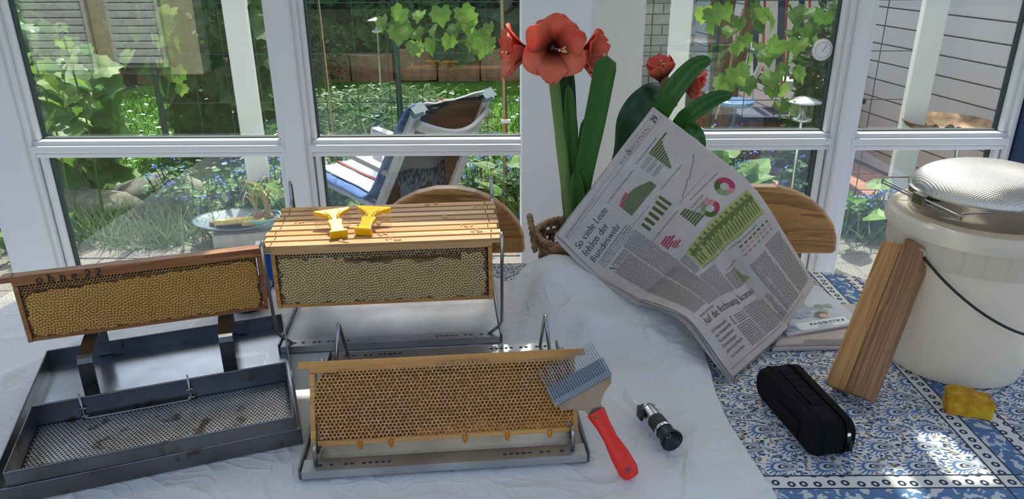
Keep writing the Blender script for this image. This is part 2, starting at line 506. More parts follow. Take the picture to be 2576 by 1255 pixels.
# cream brick wall at the far end of the terrace
bw = struct(MB().box((1.35, 9.16, 0.95), (1.75, 0.10, 2.1)).build('wall_far', MT['siding']))
_p = None
for j in range(17):
    for i in range(7):
        if _p is None: _p = MB().box((0, 0, 0), (0.238, 0.05, 0.108)).build('brick', MT['creambrick'], bw, bevel=0.004); q = _p
        else: q = _p.copy(); C.objects.link(q)
        q.location = (0.60 + i * 0.25 + (0.125 if j % 2 else 0) - 0.06, 9.10 + rnd.uniform(-.004, .004), 0.0 + j * 0.12)
# terracotta border blocks of the raised bed
rb = empty('raised_bed_border', (0, 9.8, GZ), label='row of terracotta blocks edging the raised bed behind the lawn', cat='bed border')
_p = None
for i in range(14):
    if _p is None:
        pr = [(-0.27, -0.05), (-0.14, -0.10), (0, -0.12), (0.14, -0.10), (0.27, -0.05), (0.27, 0.12), (-0.27, 0.12)]
        _p = MB().prism(pr, 0, 0.40).build('terracotta_block', MT['terracotta'], rb, bevel=0.012); q = _p
    else: q = _p.copy(); C.objects.link(q)
    q.location = (-4.6 + i * 0.56, 0.02 * math.sin(i * 2.1), rnd.uniform(-.05, .02) - (0.06 if i < 6 else 0))

# --- leaves
def leaf_shape(kind):
    if kind == 'ivy':
        pts = [(0, .04), (.20, -.14), (.48, -.10), (.50, .12), (.68, .30), (.52, .46), (.50, .66), (.24, .70), (0, 1.0), (-.24, .70), (-.50, .66), (-.52, .46), (-.68, .30), (-.50, .12), (-.48, -.10), (-.20, -.14)]
    elif kind == 'heart':
        pts = [(0, 0.06), (.22, -.10), (.48, .02), (.55, .30), (.38, .66), (0, 1.0), (-.38, .66), (-.55, .30), (-.48, .02), (-.22, -.10)]
    elif kind == 'oval':
        pts = [(0, 0), (.22, .22), (.27, .5), (.17, .8), (0, 1.0), (-.17, .8), (-.27, .5), (-.22, .22)]
    elif kind == 'needle':
        pts = [(0.03, 0), (.07, .5), (0, 1.0), (-.07, .5), (-.03, 0)]
    else:
        pts = [(0.035, 0), (0.0, 1.0), (-.035, 0)]
    return pts
def add_leaf(mb, p, d, up, size, kind='ivy', fold=0.25, droop=0.2, col=None, mi=0):
    d = Vector(d).normalized(); up = Vector(up)
    s = d.cross(up)
    if s.length < 1e-3: s = Vector((1, 0, 0))
    s.normalize(); n = s.cross(d)
    pts = leaf_shape(kind); vs = []; fs = []
    P = Vector(p)
    if kind in ('blade', 'needle'):
        for (a, b) in pts: vs.append(P + s * a * size + d * b * size - n * droop * b * b * size)
        fs = [tuple(range(len(pts)))]
    else:
        vs.append(P + d * 0.45 * size - n * (droop * 0.2) * size)
        for (a, b) in pts: vs.append(P + s * a * size + d * b * size + n * (abs(a) * fold - droop * b * b) * size)
        m = len(pts)
        fs = [(0, 1 + i, 1 + (i + 1) % m) for i in range(m)]
    mb.add(vs, fs, mi, None, col)
def rdir(r, zmin=-0.3, zmax=1.0):
    a = r.uniform(0, 2 * PI); z = r.uniform(zmin, zmax); h = math.sqrt(max(0, 1 - z * z)); return Vector((h * math.cos(a), h * math.sin(a), z))
def leafcloud(name, n, posf, size, kind, m, label, cat, seed, kindtag=None, group=None, base=None, facing=None, stem=None):
    r = random.Random(seed); mb = MB()
    for i in range(n):
        p = posf(r)
        d = rdir(r, -0.7, 0.5)
        up = rdir(r, 0.1, 1.0) if facing is None else (Vector(facing) + rdir(r, -0.6, 0.6) * 0.9)
        add_leaf(mb, p, d, up, r.uniform(*size), kind, r.uniform(.1, .35), r.uniform(.05, .35))
    if base is None:
        o = mb.build(name, m); tag(o, label, cat, group, kindtag); return o
    root = empty(name, base, label=label, cat=cat, group=group, kind=kindtag)
    o = mb.build('foliage', m, root); o.location = (-base[0], -base[1], -base[2])
    if stem:
        st = MB()
        for i in range(stem[0]):
            a = r.uniform(0, 2 * PI); e = Vector((math.cos(a) * stem[1] * r.uniform(.2, 1), math.sin(a) * stem[1] * r.uniform(.2, 1), stem[2] * r.uniform(.6, 1)))
            st.tube([(0, 0, 0), e * 0.5 + Vector((0, 0, .05)), e], [0.012, 0.008, 0.003], 5)
        st.build('stem', MT['bark'], root)
    return root
# hedge of ivy behind the raised bed
def hedge_pos(r):
    x = r.uniform(-6.5, 5.2); z = r.uniform(0.15, 3.4)
    return Vector((x, 10.0 + 0.5 * z * 0.6 + 0.25 * math.sin(x * 3 + z * 2) + r.uniform(-.25, .25), z))
leafcloud('ivy_hedge', 9000, hedge_pos, (0.10, 0.22), 'ivy', MT['ivy'], 'dense dark green ivy hedge above the terracotta border', 'ivy', 11, 'stuff', facing=(0, -1, 0.5))
struct(MB().box((-0.6, 11.4, 1.7), (13, 0.3, 3.8)).build('ground_bank', MT['soil']))
def side_pos(r):
    y = r.uniform(-3.0, 10.0); z = r.uniform(-.1, 2.6)
    return Vector((-5.6 - .25 * z + .3 * math.sin(y * 2.3 + z * 2) + r.uniform(-.3, .3), y, z))
leafcloud('laurel_hedge', 5000, side_pos, (0.12, 0.26), 'oval', MT['bush'], 'tall leafy hedge along the side of the garden', 'hedge', 18, 'stuff', facing=(1, -.2, 0.5))
def shrub_pos(cx, cy, cz, rx, ry, rz):
    def f(r):
        v = rdir(r, -1, 1) * (r.uniform(0.35, 1.0) ** 0.5)
        return Vector((cx + v.x * rx, cy + v.y * ry, max(GZ + .02, cz + v.z * rz)))
    return f
# bright bed plants over the border
leafcloud('lady_mantle_plant', 420, shrub_pos(-1.25, 10.0, 0.55, 0.75, 0.25, 0.45), (0.10, 0.18), 'ivy', MT['bush'], 'mid green leafy plant hanging over the terracotta blocks', 'plant', 12, base=(-1.25, 10.0, 0.3), stem=(8, .5, .5), facing=(0, -1, 0.6))
leafcloud('hosta_plant', 90, shrub_pos(0.05, 10.0, 1.0, 0.55, 0.2, 0.42), (0.22, 0.36), 'heart', MT['hosta'], 'blue-green hosta with broad leaves at the top of the bed', 'plant', 13, base=(0.05, 10.05, 0.45), stem=(9, .3, .5), facing=(0, -1, 0.8))
leafcloud('boxwood_shrub', 900, shrub_pos(-2.55, 9.3, 0.35, 0.62, 0.4, 0.5), (0.04, 0.08), 'oval', MT['conifer'], 'dark rounded evergreen shrub in front of the terracotta blocks', 'shrub', 14, base=(-2.55, 9.3, GZ), stem=(6, .4, .5))
# lavender behind the wire fence
leafcloud('lavender_bush', 2600, shrub_pos(-1.05, 6.2, 0.10, 0.92, 0.55, 0.36), (0.10, 0.20), 'needle', MT['lav'], 'grey-green lavender bush on the lawn behind the wire fence', 'shrub', 15, base=(-1.05, 6.2, GZ), stem=(16, .6, .35))
# big-leaved shrub at the left, ivy-like
leafcloud('currant_shrub', 520, shrub_pos(-3.35, 4.9, 0.45, 0.75, 0.5, 0.75), (0.10, 0.20), 'ivy', MT['bush'], 'tall leafy currant shrub behind the leftmost window pane', 'shrub', 16, base=(-3.35, 4.9, GZ), stem=(9, .5, 1.1), facing=(0.2, -1, 0.5))
leafcloud('raspberry_shrub', 420, shrub_pos(-2.45, 6.2, 0.7, 0.5, 0.4, 0.95), (0.12, 0.20), 'ivy', MT['ivy'], 'dark green climbing shrub beside the lawn', 'shrub', 17, base=(-2.45, 6.2, GZ), stem=(8, .3, 1.4), facing=(0.1, -1, 0.5))
# lawn and daisies
def lawn_pos(r): return Vector((r.uniform(-4.6, 1.3), r.uniform(5.2, 8.9), GZ))
mb = MB(); r = random.Random(21)
for i in range(15000):
    p = lawn_pos(r); add_leaf(mb, p, rdir(r, 1.2 if False else 0.6, 1.0), rdir(r, -.2, .2), r.uniform(.07, .15), 'blade', 0, .2)
tag(mb.build('lawn_grass', MT['lawn']), 'bright green mown lawn grass between the fence and the border', 'grass', kind='stuff')
struct(MB().box((-1.6, 7.4, GZ - 0.01), (6.2, 4.6, 0.03)).build('ground_lawn', MT['lawn']))
mb = MB()
for i in range(900):
    p = lawn_pos(r)
    if r.random() < .55: p.x = r.uniform(-3.6, -1.4)
    mb.add([(p.x, p.y, p.z), (p.x + .004, p.y, p.z), (p.x, p.y, p.z + .12)], [(0, 1, 2)], 1)
    T = TRS((p.x, p.y, p.z + .12), (r.uniform(-.8, .2), r.uniform(-.4, .4), 0))
    mb.add([(0, 0, 0.006)] + [(.022 * math.cos(a * PI / 4), .022 * math.sin(a * PI / 4), 0) for a in range(8)], [(0, 1 + a, 1 + (a + 1) % 8) for a in range(8)], 0, T)
tag(mb.build('lawn_daisies', [MT['daisy'], MT['lawn']]), 'scattered small white daisies in the lawn', 'flower', kind='stuff')
# forget-me-nots
def fmn(x, y, h, w, n, label, seed):
    r = random.Random(seed)
    root = empty('forget_me_not_plant', (x, y, GZ), label=label, cat='plant', group='forget-me-nots in the bed outside')
    lv, fl_, st = MB(), MB(), MB()
    for i in range(n):
        a = r.uniform(0, 2 * PI); q = r.random() ** .5 * w
        top = Vector((q * math.cos(a), q * math.sin(a) * .6, h * r.uniform(.35, 1.0) * (1 - .35 * q / w)))
        b = Vector((top.x * .6, top.y * .6, 0))
        st.tube([b, (b + top) / 2 + Vector((r.uniform(-.02, .02), 0, 0)), top], .003, 4)
        for k in range(6):
            t = r.uniform(.15, .95); add_leaf(lv, b.lerp(top, t), rdir(r, -.2, .6), (0, -.5, 1), r.uniform(.04, .085), 'oval', .2, .3)
        if r.random() < .6:
            for k in range(5):
                c = top + Vector((r.uniform(-.03, .03), r.uniform(-.02, .02), r.uniform(-.01, .03)))
                T = TRS(c, (r.uniform(.3, 1.2), r.uniform(-.5, .5), r.uniform(0, 6)))
                fl_.add([(0, 0, 0)] + [(.0105 * (1 if q2 % 2 else .55) * math.cos(q2 * PI / 5), .0105 * (1 if q2 % 2 else .55) * math.sin(q2 * PI / 5), .001) for q2 in range(10)], [(0, 1 + q2, 1 + (q2 + 1) % 10) for q2 in range(10)], 0, T)
    lv.build('foliage', MT['fmn'], root); st.build('stem', MT['fmn'], root); fl_.build('blossom', MT['blueflower'], root)
spots = [(-2.05, 4.55, .42, .38, 'forget-me-not clump left of the dish of honeycomb'), (-1.55, 4.45, .50, .36, 'blue forget-me-not clump behind the dish of honeycomb'), (-1.12, 4.62, .46, .34, 'forget-me-not clump beside the mint flower pot'),
         (-0.15, 4.75, .52, .34, 'forget-me-not clump beneath the lounger backrest'), (0.22, 4.55, .55, .36, 'forget-me-not clump next to the white pillar outside'), (0.75, 4.5, .52, .36, 'forget-me-not clump behind the newspaper'),
         (1.15, 4.45, .58, .36, 'dense forget-me-not clump behind the wooden chair'), (1.6, 4.55, .56, .34, 'forget-me-not clump under the glass lantern'), (2.15, 4.2, .34, .20, 'small forget-me-not beside the cream post'), (0.45, 5.0, .60, .40, 'forget-me-not clump near the log'), (1.35, 5.0, .60, .36, 'tall forget-me-not clump by the red pavers')]
for i, (x, y, h, w, lb) in enumerate(spots): fmn(x, y, h, w, 75, lb, 40 + i)
# heart-leaved plants
_hl = MB(); add_leaf(_hl, (0, 0, 0), (0, 1, 0), (0, 0, 1), 1.0, 'heart', .15, .25)
_hlm = _hl.build('leaf', MT['lime']); _hlmesh = _hlm.data; bpy.data.objects.remove(_hlm)
def heartplant(x, y, h, n, size, label, seed):
    r = random.Random(seed)
    root = empty('heart_leaf_plant', (x, y, GZ), label=label, cat='plant', group='heart-leaved plants in the bed outside')
    st = MB()
    for i in range(n):
        a = r.uniform(0, 2 * PI); q = r.uniform(.05, .26)
        top = Vector((q * math.cos(a), q * math.sin(a) * .7 - .04, h * r.uniform(.5, 1)))
        st.tube([(0, 0, 0), top * .5 + Vector((0, 0, .04)), top], .004, 5)
        o = bpy.data.objects.new('leaf', _hlmesh); C.objects.link(o); o.parent = root
        o.location = top; s = r.uniform(.75, 1.15) * size; o.scale = (s, s, s)
        o.rotation_euler = (r.uniform(.1, .9), r.uniform(-.4, .4), a - PI / 2 + r.uniform(-.6, .6))
    st.build('stem', MT['lime'], root)
for i, (x, y, h, n, s, lb) in enumerate([(0.95, 4.18, .46, 13, .15, 'heart-leaved plant behind the newspaper edge'), (1.30, 4.20, .44, 13, .16, 'large heart-leaved plant above the wooden chair back'), (1.98, 4.12, .30, 8, .15, 'heart-leaved plant at the foot of the cream post'),
     (-1.32, 4.22, .34, 10, .11, 'heart-leaved plant behind the dish of honeycomb'), (-2.75, 3.95, .22, 9, .11, 'low heart-leaved plant on the patio edge at the left'), (0.05, 4.35, .42, 10, .14, 'heart-leaved plant between lounger and pillar')]): heartplant(x, y, h, n, s, lb, 70 + i)
leafcloud('conifer_shrub', 1500, shrub_pos(2.02, 4.9, 0.45, 0.16, 0.2, 0.75), (0.05, 0.09), 'oval', MT['conifer'], 'narrow dark conifer behind the cream post', 'shrub', 19, base=(2.02, 4.9, GZ), stem=(3, .1, 1.0))
# tufts of grass at the patio edge
mb = MB(); r = random.Random(31)
for i in range(1500):
    cx = r.choice([-2.9, -2.7, -2.5, -2.2, -1.9, 1.9, 2.3]); p = Vector((cx + r.uniform(-.25, .25), r.uniform(3.95, 4.35), GZ)); add_leaf(mb, p, rdir(r, .5, 1), rdir(r, -.2, .2), r.uniform(.10, .28), 'blade', 0, .4)
tag(mb.build('edge_grass', MT['lav']), 'thin dry grass tufts along the patio edge', 'grass', kind='stuff')
# grey boulders at the left
for i, (x, y, sx, sy, sz, lb) in enumerate([(-2.85, 4.55, .42, .22, .13, 'long grey boulder seen through the lower left pane'), (-2.35, 4.75, .30, .2, .15, 'grey boulder behind the low heart-leaved plant'), (-3.2, 4.8, .35, .25, .34, 'rounded grey boulder at the far left of the bed')]):
    mb = MB(); r = random.Random(90 + i)
    ph = [r.uniform(0, 6) for _ in range(6)]
    mb.sphere((0, 0, 0), (1, 1, 1), 20, 14)
    mb.v = [(v[0] * sx * (1 + .12 * math.sin(3 * v[2] + ph[0]) + .08 * math.sin(5 * v[1] + ph[1])), v[1] * sy * (1 + .1 * math.sin(4 * v[0] + ph[2])), v[2] * sz * (1 + .12 * math.sin(4 * v[0] + ph[3]))) for v in mb.v]
    o = mb.build('boulder', MT['rock'], smooth=True, loc=(x, y, GZ + sz * .55)); tag(o, lb, 'boulder', 'grey boulders in the bed')
# white pergola posts
for i, (px, lb) in enumerate([(640, 'white pergola post outside the left window'), (1688, 'white pergola post behind the smaller amaryllis'), (2281, 'cream pergola post in front of the siding')]):
    p = PY(px, 370, 4.45)
    o = MB().box((0, 0, 1.4), (0.125, 0.10, 3.0)).build('pergola_post', MT['postwhite'], bevel=0.006, loc=(p.x, 4.45, GZ), rot=(0, 0, R_(-14 if i else 10))); tag(o, lb, 'post', 'pergola posts')
# wire fence
FY = 4.62
fe = empty('wire_fence', (0, FY, GZ), label='green wire mesh fence with thin posts behind the patio', cat='fence')
_w = MB().tube([(0, 0, 0), (0, 0, 2.2)], 0.0028, 5).build('wire', MT['green_wire'], fe); q = _w
for k in range(24):
    if k: q = _w.copy(); C.objects.link(q)
    q.location = (-2.15 + k * 0.2, 0, 0.05)
_w = MB().tube([(-2.2, 0, 0), (2.55, 0, 0)], 0.0028, 5).build('wire', MT['green_wire'], fe); q = _w
for k in range(8):
    if k: q = _w.copy(); C.objects.link(q)
    q.location = (0, -.006, 0.14 + k * 0.295)
_w = MB().tube([(0, 0, 0), (0, 0, 2.3)], 0.019, 10).build('fence_post', MT['green_wire'], fe); q = _w
for k, x in enumerate((-0.70, 0.115, 1.25, -2.2, 2.55)):
    if k: q = _w.copy(); C.objects.link(q)
    q.location = (x, 0.02, 0)
# bamboo canes with a clip
for (px, lb) in ((1266, 'bamboo cane with a white clip beside the fence'), (828, 'thin dead cane in front of the ivy')):
    p = PY(px, 250, 4.55); root = empty('bamboo_cane', (p.x, 4.55, GZ), label=lb, cat='cane')
    MB().tube([(0, 0, 0), (0.004, 0, .8), (-.012, 0, 1.9)], .009 if px > 1000 else .004, 8).build('cane_rod', MT['cane'], root)
    if px > 1000:
        MB().tube([(0.02, .01, 0), (0.018, .01, .7), (-.03, .01, 1.9)], .006, 6).build('vine_stem', MT['bark'], root)
        q = PY(1272, 305, 4.53); MB().box((q.x - p.x, -.02, q.z - GZ), (.06, .02, .022)).build('clip', MT['daisy'], root, bevel=.003)
# grape vine on the fence
_vl = MB(); add_leaf(_vl, (0, 0, 0), (0, 1, 0), (0, 0, 1), 1.0, 'ivy', .2, .3)
_o = _vl.build('leaf', MT['vine']); _vm = _o.data; bpy.data.objects.remove(_o)
def vine(name, pts, leaves, label, seed, size=(.065, .12), Y=4.5):
    r = random.Random(seed)
    P = [PY(a, b, Y) for a, b in pts]; base = Vector((P[0].x, Y, GZ))
    root = empty(name, base, label=label, cat='vine', group='climbing vines on the fence')
    MB().tube([p - base for p in crom(P, 6)], .007, 6).build('vine_stem', MT['cane'] if seed % 2 else MT['lime'], root)
    for (a, b) in leaves:
        p = PY(a, b, Y + r.uniform(-.12, .05)) - base
        o = bpy.data.objects.new('leaf', _vm); C.objects.link(o); o.parent = root; o.location = p
        s = r.uniform(*size); o.scale = (s, s, s)
        o.rotation_euler = (R_(-62) + r.uniform(-.5, .5), r.uniform(-.5, .5), r.uniform(-1.0, 1.0) + PI)
r = random.Random(5)
vine('grape_vine', [(1262, 150), (1225, 130), (1190, 100), (1150, 105), (1080, 100)], [(990 + r.uniform(-30, 30), 30 + r.uniform(-15, 45)) for _ in range(6)] + [(1060, 30), (1045, 75), (1100, 60), (1085, 100), (1045, 105), (1130, 90), (1180, 55), (1200, 75), (1215, 100), (1170, 40), (1160, 20), (1195, 95), (1230, 60), (1235, 95), (1010, 60), (965, 50), (1040, 110), (1110, 20), (1145, 60)], 'bright grape vine with lobed leaves across the middle window', 6)
vine('grape_vine', [(1960, 300), (1975, 200), (1985, 120), (2000, 60), (1985, 10)], [(1975, 165), (1945, 180), (1955, 115), (1935, 125), (2000, 175), (2010, 100), (1990, 75), (2020, 70), (2055, 55), (1960, 100), (1935, 40), (1915, 25), (1895, 10), (1965, 215), (1945, 215), (1985, 265), (1965, 255), (2030, 20), (1870, 90), (1850, 110), (1840, 70), (1860, 45), (1820, 15), (1790, 20), (2075, 30), (1830, 200), (1815, 215), (1850, 170), (1875, 200), (1900, 60), (1990, 30), (2040, 85)], 'climbing vine on the fence in front of the striped deck chair', 4, (.07, .12), 4.35)
vine('grape_vine', [(1800, 300), (1830, 200), (1850, 100), (1870, 20)], [(1790, 60), (1770, 20), (1905, 110), (1885, 140), (1805, 120)], 'brown woody vine trunk with few leaves near the log', 9, (.06, .11), 4.75)
vine('grape_vine', [(420, 250), (425, 180), (418, 90), (420, 10)], [(400, 200), (440, 170), (420, 150), (455, 215), (430, 120), (400, 90), (440, 60), (410, 40), (430, 20), (395, 150), (330, 130), (345, 70), (450, 100)], 'vine shoot climbing a stake outside the left window', 8, (.07, .12), 4.7)
for i, (px, py, lb) in enumerate([(80, 130, 'pale sapling tip in front of the currant shrub'), (150, 60, 'bright young sapling with pale upper leaves')]):
    p = PY(px, py, 4.25); root = empty('sapling', (p.x, 4.25, GZ), label=lb, cat='plant')
    hh = p.z - GZ; MB().tube([(0, 0, 0), (.03, 0, hh * .6), (0, 0, hh)], .006, 6).build('stem', MT['lime'], root)
    r = random.Random(i)
    for k in range(10):
        o = bpy.data.objects.new('leaf', _vm); C.objects.link(o); o.parent = root; t = .45 + .06 * k
        o.location = (r.uniform(-.02, .02), 0, hh * t); s = r.uniform(.08, .13); o.scale = (s * .7, s, s); o.rotation_euler = (R_(-30) + r.uniform(-.4, .4), r.uniform(-.4, .4), k * 2.4)
# ------------------------------------------------------------------ garden furniture
MT['alu'] = mat('grey_aluminium', (0.34, 0.37, 0.41), 0.4, metal=0.3)
MT['sling'] = mat('black_mesh_fabric', (0.012, 0.012, 0.016), 0.8, spec=.2, bump=.1, bs=400)
MT['towel_blue'] = mat('blue_towel', (0.06, 0.13, 0.33), 0.9, bump=.3, bs=300)
MT['towel_white'] = mat('white_towel', (0.85, 0.86, 0.90), 0.9, bump=.3, bs=300)
MT['red'] = mat('red_trim', (0.45, 0.05, 0.05), 0.8)
MT['navy'] = mat('navy_stripe', (0.03, 0.04, 0.09), 0.85)
MT['cream_cloth'] = mat('cream_cloth', (0.70, 0.63, 0.50), 0.9)
MT['chrome'] = mat('chrome', (0.75, 0.76, 0.78), 0.15, metal=1.0)
MT['rust'] = mat('rusty_steel', (0.12, 0.07, 0.045), 0.7, metal=0.4, col2=(0.30, 0.20, 0.12), ns=14, bump=.3, bs=60)
MT['char'] = mat('charcoal', (0.015, 0.015, 0.017), 0.9, bump=.8, bs=60)
MT['mint'] = mat('mint_plastic', (0.36, 0.62, 0.50), 0.4)
MT['concrete'] = mat('concrete_block', (0.40, 0.37, 0.33), 0.9, col2=(0.50, 0.47, 0.42), ns=20, bump=.5, bs=90)
MT['waxcomb'] = mat('beeswax_comb', (0.62, 0.40, 0.10), 0.6, col2=(0.80, 0.62, 0.25), ns=40, bump=.9, bs=150)
MT['bluegrey'] = mat('blue_grey_plastic', (0.13, 0.19, 0.23), 0.35)
MT['bulb'] = mat('brown_bulb_skin', (0.30, 0.17, 0.09), 0.8)
MT['dryleaf'] = mat('withered_leaf', (0.42, 0.28, 0.10), 0.8, col2=(0.40, 0.36, 0.14), ns=20)
MT['clearglass'] = glassy('clear_lantern_glass', (0.93, 0.95, 0.95), 1.6)
# lounger seen from behind
TL, TR_ = PZ(1050, 278, 0.86), PZ(1226, 240, 0.86)
BL, BR = PZ(955, 520, 0.28), PZ(1125, 505, 0.28)
lo = empty('garden_recliner', (BL.x, BL.y, GZ), label='grey reclining garden chair with black mesh back and striped towel', cat='garden chair')
L0 = Vector((BL.x, BL.y, GZ))
def lb(m, name, mt, **k): o = m.build(name, mt, lo, **k); o.location = -L0; return o
ax = (TR_ - TL).normalized(); dn = (BL - TL).normalized(); nrm = ax.cross(dn).normalized()
if nrm.y > 0: nrm = -nrm                              # towards the camera
def flatbar(P, w, t, side):
    """rectangular bar along a path"""
    m = MB(); rows = []
    for i, p in enumerate(P):
        d = (P[min(i + 1, len(P) - 1)] - P[max(i - 1, 0)]).normalized(); s = Vector(side); s = (s - d * s.dot(d)).normalized(); u = d.cross(s)
        rows.append([p + s * w / 2 + u * t / 2, p - s * w / 2 + u * t / 2, p - s * w / 2 - u * t / 2, p + s * w / 2 - u * t / 2])
    vs = [q for r in rows for q in r]; fs = [(0, 1, 2, 3), tuple(len(vs) - 4 + k for k in (3, 2, 1, 0))]
    for i in range(len(rows) - 1):
        for k in range(4): fs.append((i * 4 + k, i * 4 + (k + 1) % 4, i * 4 + 4 + (k + 1) % 4, i * 4 + 4 + k))
    return m.add(vs, fs)
lb(flatbar([TL, BL], .05, .03, ax), 'back_frame', MT['alu'], bevel=.006)
lb(flatbar([TR_, BR], .05, .03, ax), 'back_frame', MT['alu'], bevel=.006)
for e in (TL, TR_): lb(flatbar([e - dn * .018, e + dn * .012], .056, .036, ax), 'end_cap', MT['bluegrey'], bevel=.008)
m = MB(); rows = []
for i in range(9):
    t = i / 8; rows.append([TL.lerp(BL, t) + (TR_.lerp(BR, t) - TL.lerp(BL, t)) * (.04 + .92 * s / 6) + nrm * -.012 * math.sin(PI * s / 6) for s in range(7)])
lb(m.grid(rows), 'sling', MT['sling'], solid=.003)
a0, a1 = TL.lerp(BL, .09), TR_.lerp(BR, .10)
lb(flatbar([a0.lerp(a1, k / 10) + nrm * (.03 + .07 * math.sin(PI * k / 10)) + dn * .03 * math.sin(PI * k / 10) for k in range(11)], .05, .022, dn), 'cross_bar', MT['alu'], bevel=.004)
fw = -Vector((nrm.x, nrm.y, 0)).normalized()
s0, s1 = BL + fw * .55 + Vector((0, 0, .06)), BR + fw * .55 + Vector((0, 0, .06))
lb(flatbar([BL, s0], .05, .03, ax), 'seat_rail', MT['alu'], bevel=.005); lb(flatbar([BR, s1], .05, .03, ax), 'seat_rail', MT['alu'], bevel=.005)
lb(MB().grid([[BL, s0], [BR, s1]]), 'seat_sling', MT['sling'], solid=.004)
arm = Vector((0, 0, .24))
for (b, s) in ((TL.lerp(BL, .62), s0), (TR_.lerp(BR, .62), s1)):
    lb(flatbar([b, s + arm], .055, .03, ax), 'armrest', MT['alu'], bevel=.006)
for p in (s0, s1): lb(flatbar([p + arm, Vector((p.x, p.y, GZ))], .045, .03, ax), 'leg', MT['alu'])
for p in (BL, BR): lb(flatbar([p, Vector((p.x, p.y, GZ)) - fw * .08], .045, .03, ax), 'leg', MT['alu'])
tw = empty('striped_towel', tuple(TL), label='blue and white striped towel draped over the recliner', cat='towel')
m = MB(); off = -nrm * .03
pts = [TL - dn * .012 + off * .4, TL + dn * .03 + off * .9, TL + dn * .2 + off * 1.4, TL.lerp(BL, .95) + off * 2.2, BL + fw * .25 + Vector((0, 0, .06)), BL + fw * .55 + Vector((0, 0, .10))]
pts = crom(pts, 6); cols = [[-.10, .06], [.08, .34], [.38, .96]]
for (c0, c1), mt in zip(cols, ('towel_blue', 'towel_white', 'towel_white')):
    rows = [[p + (TR_ - TL) * (c0 + (c1 - c0) * s / 4) + Vector((0, 0, .006 * math.sin(9 * c0 + s * 1.3))) for s in range(5)] for p in pts]
    o = MB().grid(rows).build('towel_stripe', MT[mt], tw, solid=.006, smooth=True); o.location = -TL
rows = [[p + (TR_ - TL) * c + Vector((0, 0, .009)) for c in (.36, .38)] for p in pts]
o = MB().grid(rows).build('towel_stripe', MT['red'], tw, solid=.004); o.location = -TL
# solar lanterns
def lantern(px, py_top, Y, s, label):
    p = PY(px, py_top, Y); h = p.z - GZ; root = empty('garden_lantern', (p.x, Y, GZ), label=label, cat='lantern', group='solar garden lanterns')
    MB().tube([(0, 0, 0), (0, 0, h - .10 * s)], .007 * s, 8).build('pole', MT['chrome'], root)
    MB().lathe([(0, h), (.02 * s, h - .002), (.075 * s, h - .022 * s), (.078 * s, h - .028 * s), (.0, h - .024 * s)], 24).build('lantern_roof', MT['chrome'], root, smooth=True)
    MB().lathe([(.042 * s, h - .026 * s), (.042 * s, h - .10 * s)], 20).build('lantern_glass', MT['clearglass'], root, smooth=True)
    MB().lathe([(0, h - .045 * s), (.018 * s, h - .098 * s), (.043 * s, h - .10 * s), (.043 * s, h - .112 * s), (.008 * s, h - .12 * s)], 20).build('lantern_base', MT['chrome'], root, smooth=True)
lantern(2025, 241, 4.15, 1.25, 'solar lantern with clear glass beside the red pavers')
lantern(946, 42, 7.6, 1.3, 'slim solar lantern on a stake in front of the terracotta blocks')
# dish with honeycomb on a concrete block
cp = PZ(565, 628, GZ)
bl = MB().box((0, 0, .05), (.34, .20, .10)).build('concrete_block', MT['concrete'], bevel=.008, loc=(cp.x + .12, cp.y + .05, GZ + .015), rot=(0, 0, R_(12))); tag(bl, 'grey concrete block under the shallow dish outside', 'block')
dz = GZ + .115
di = MB().lathe([(0, 0), (.12, .0), (.235, .035), (.25, .045), (.235, .042), (.12, .008), (0, .008)], 40).build('shallow_dish', MT['bluegrey'], smooth=True, loc=(cp.x + .06, cp.y + .09, dz)); di.scale = (1, .75, 1); tag(di, 'shallow blue-grey dish holding pieces of honeycomb', 'dish')
for i, (dx, dy, L, W, T, a, mt, lb_) in enumerate([(-.03, .0, .26, .09, .022, 25, 'rust', 'brown slab of old comb in the dish'), (.02, -.04, .26, .045, .03, 28, 'waxcomb', 'long golden strip of comb in the dish'), (.12, .0, .19, .09, .03, 40, 'towel_white', 'pale oval piece of comb in the dish')]):
    m = MB(); n = 14
    m.prism([(L / 2 * math.cos(2 * PI * k / n) * (1 if i == 2 else (abs(math.cos(2 * PI * k / n)) + .2) ** -.25), W / 2 * math.sin(2 * PI * k / n) * (1 if i == 2 else 1.2)) for k in range(n)], 0, T)
    o = m.build('honeycomb_piece', MT['waxcomb'] if i != 0 else MT['rust'], bevel=.006, loc=(cp.x + .06 + dx, cp.y + .09 + dy, dz + .012 + .018 * (i == 1)), rot=(R_(-6), R_(4), R_(a))); tag(o, lb_, 'honeycomb', 'comb pieces in the dish')
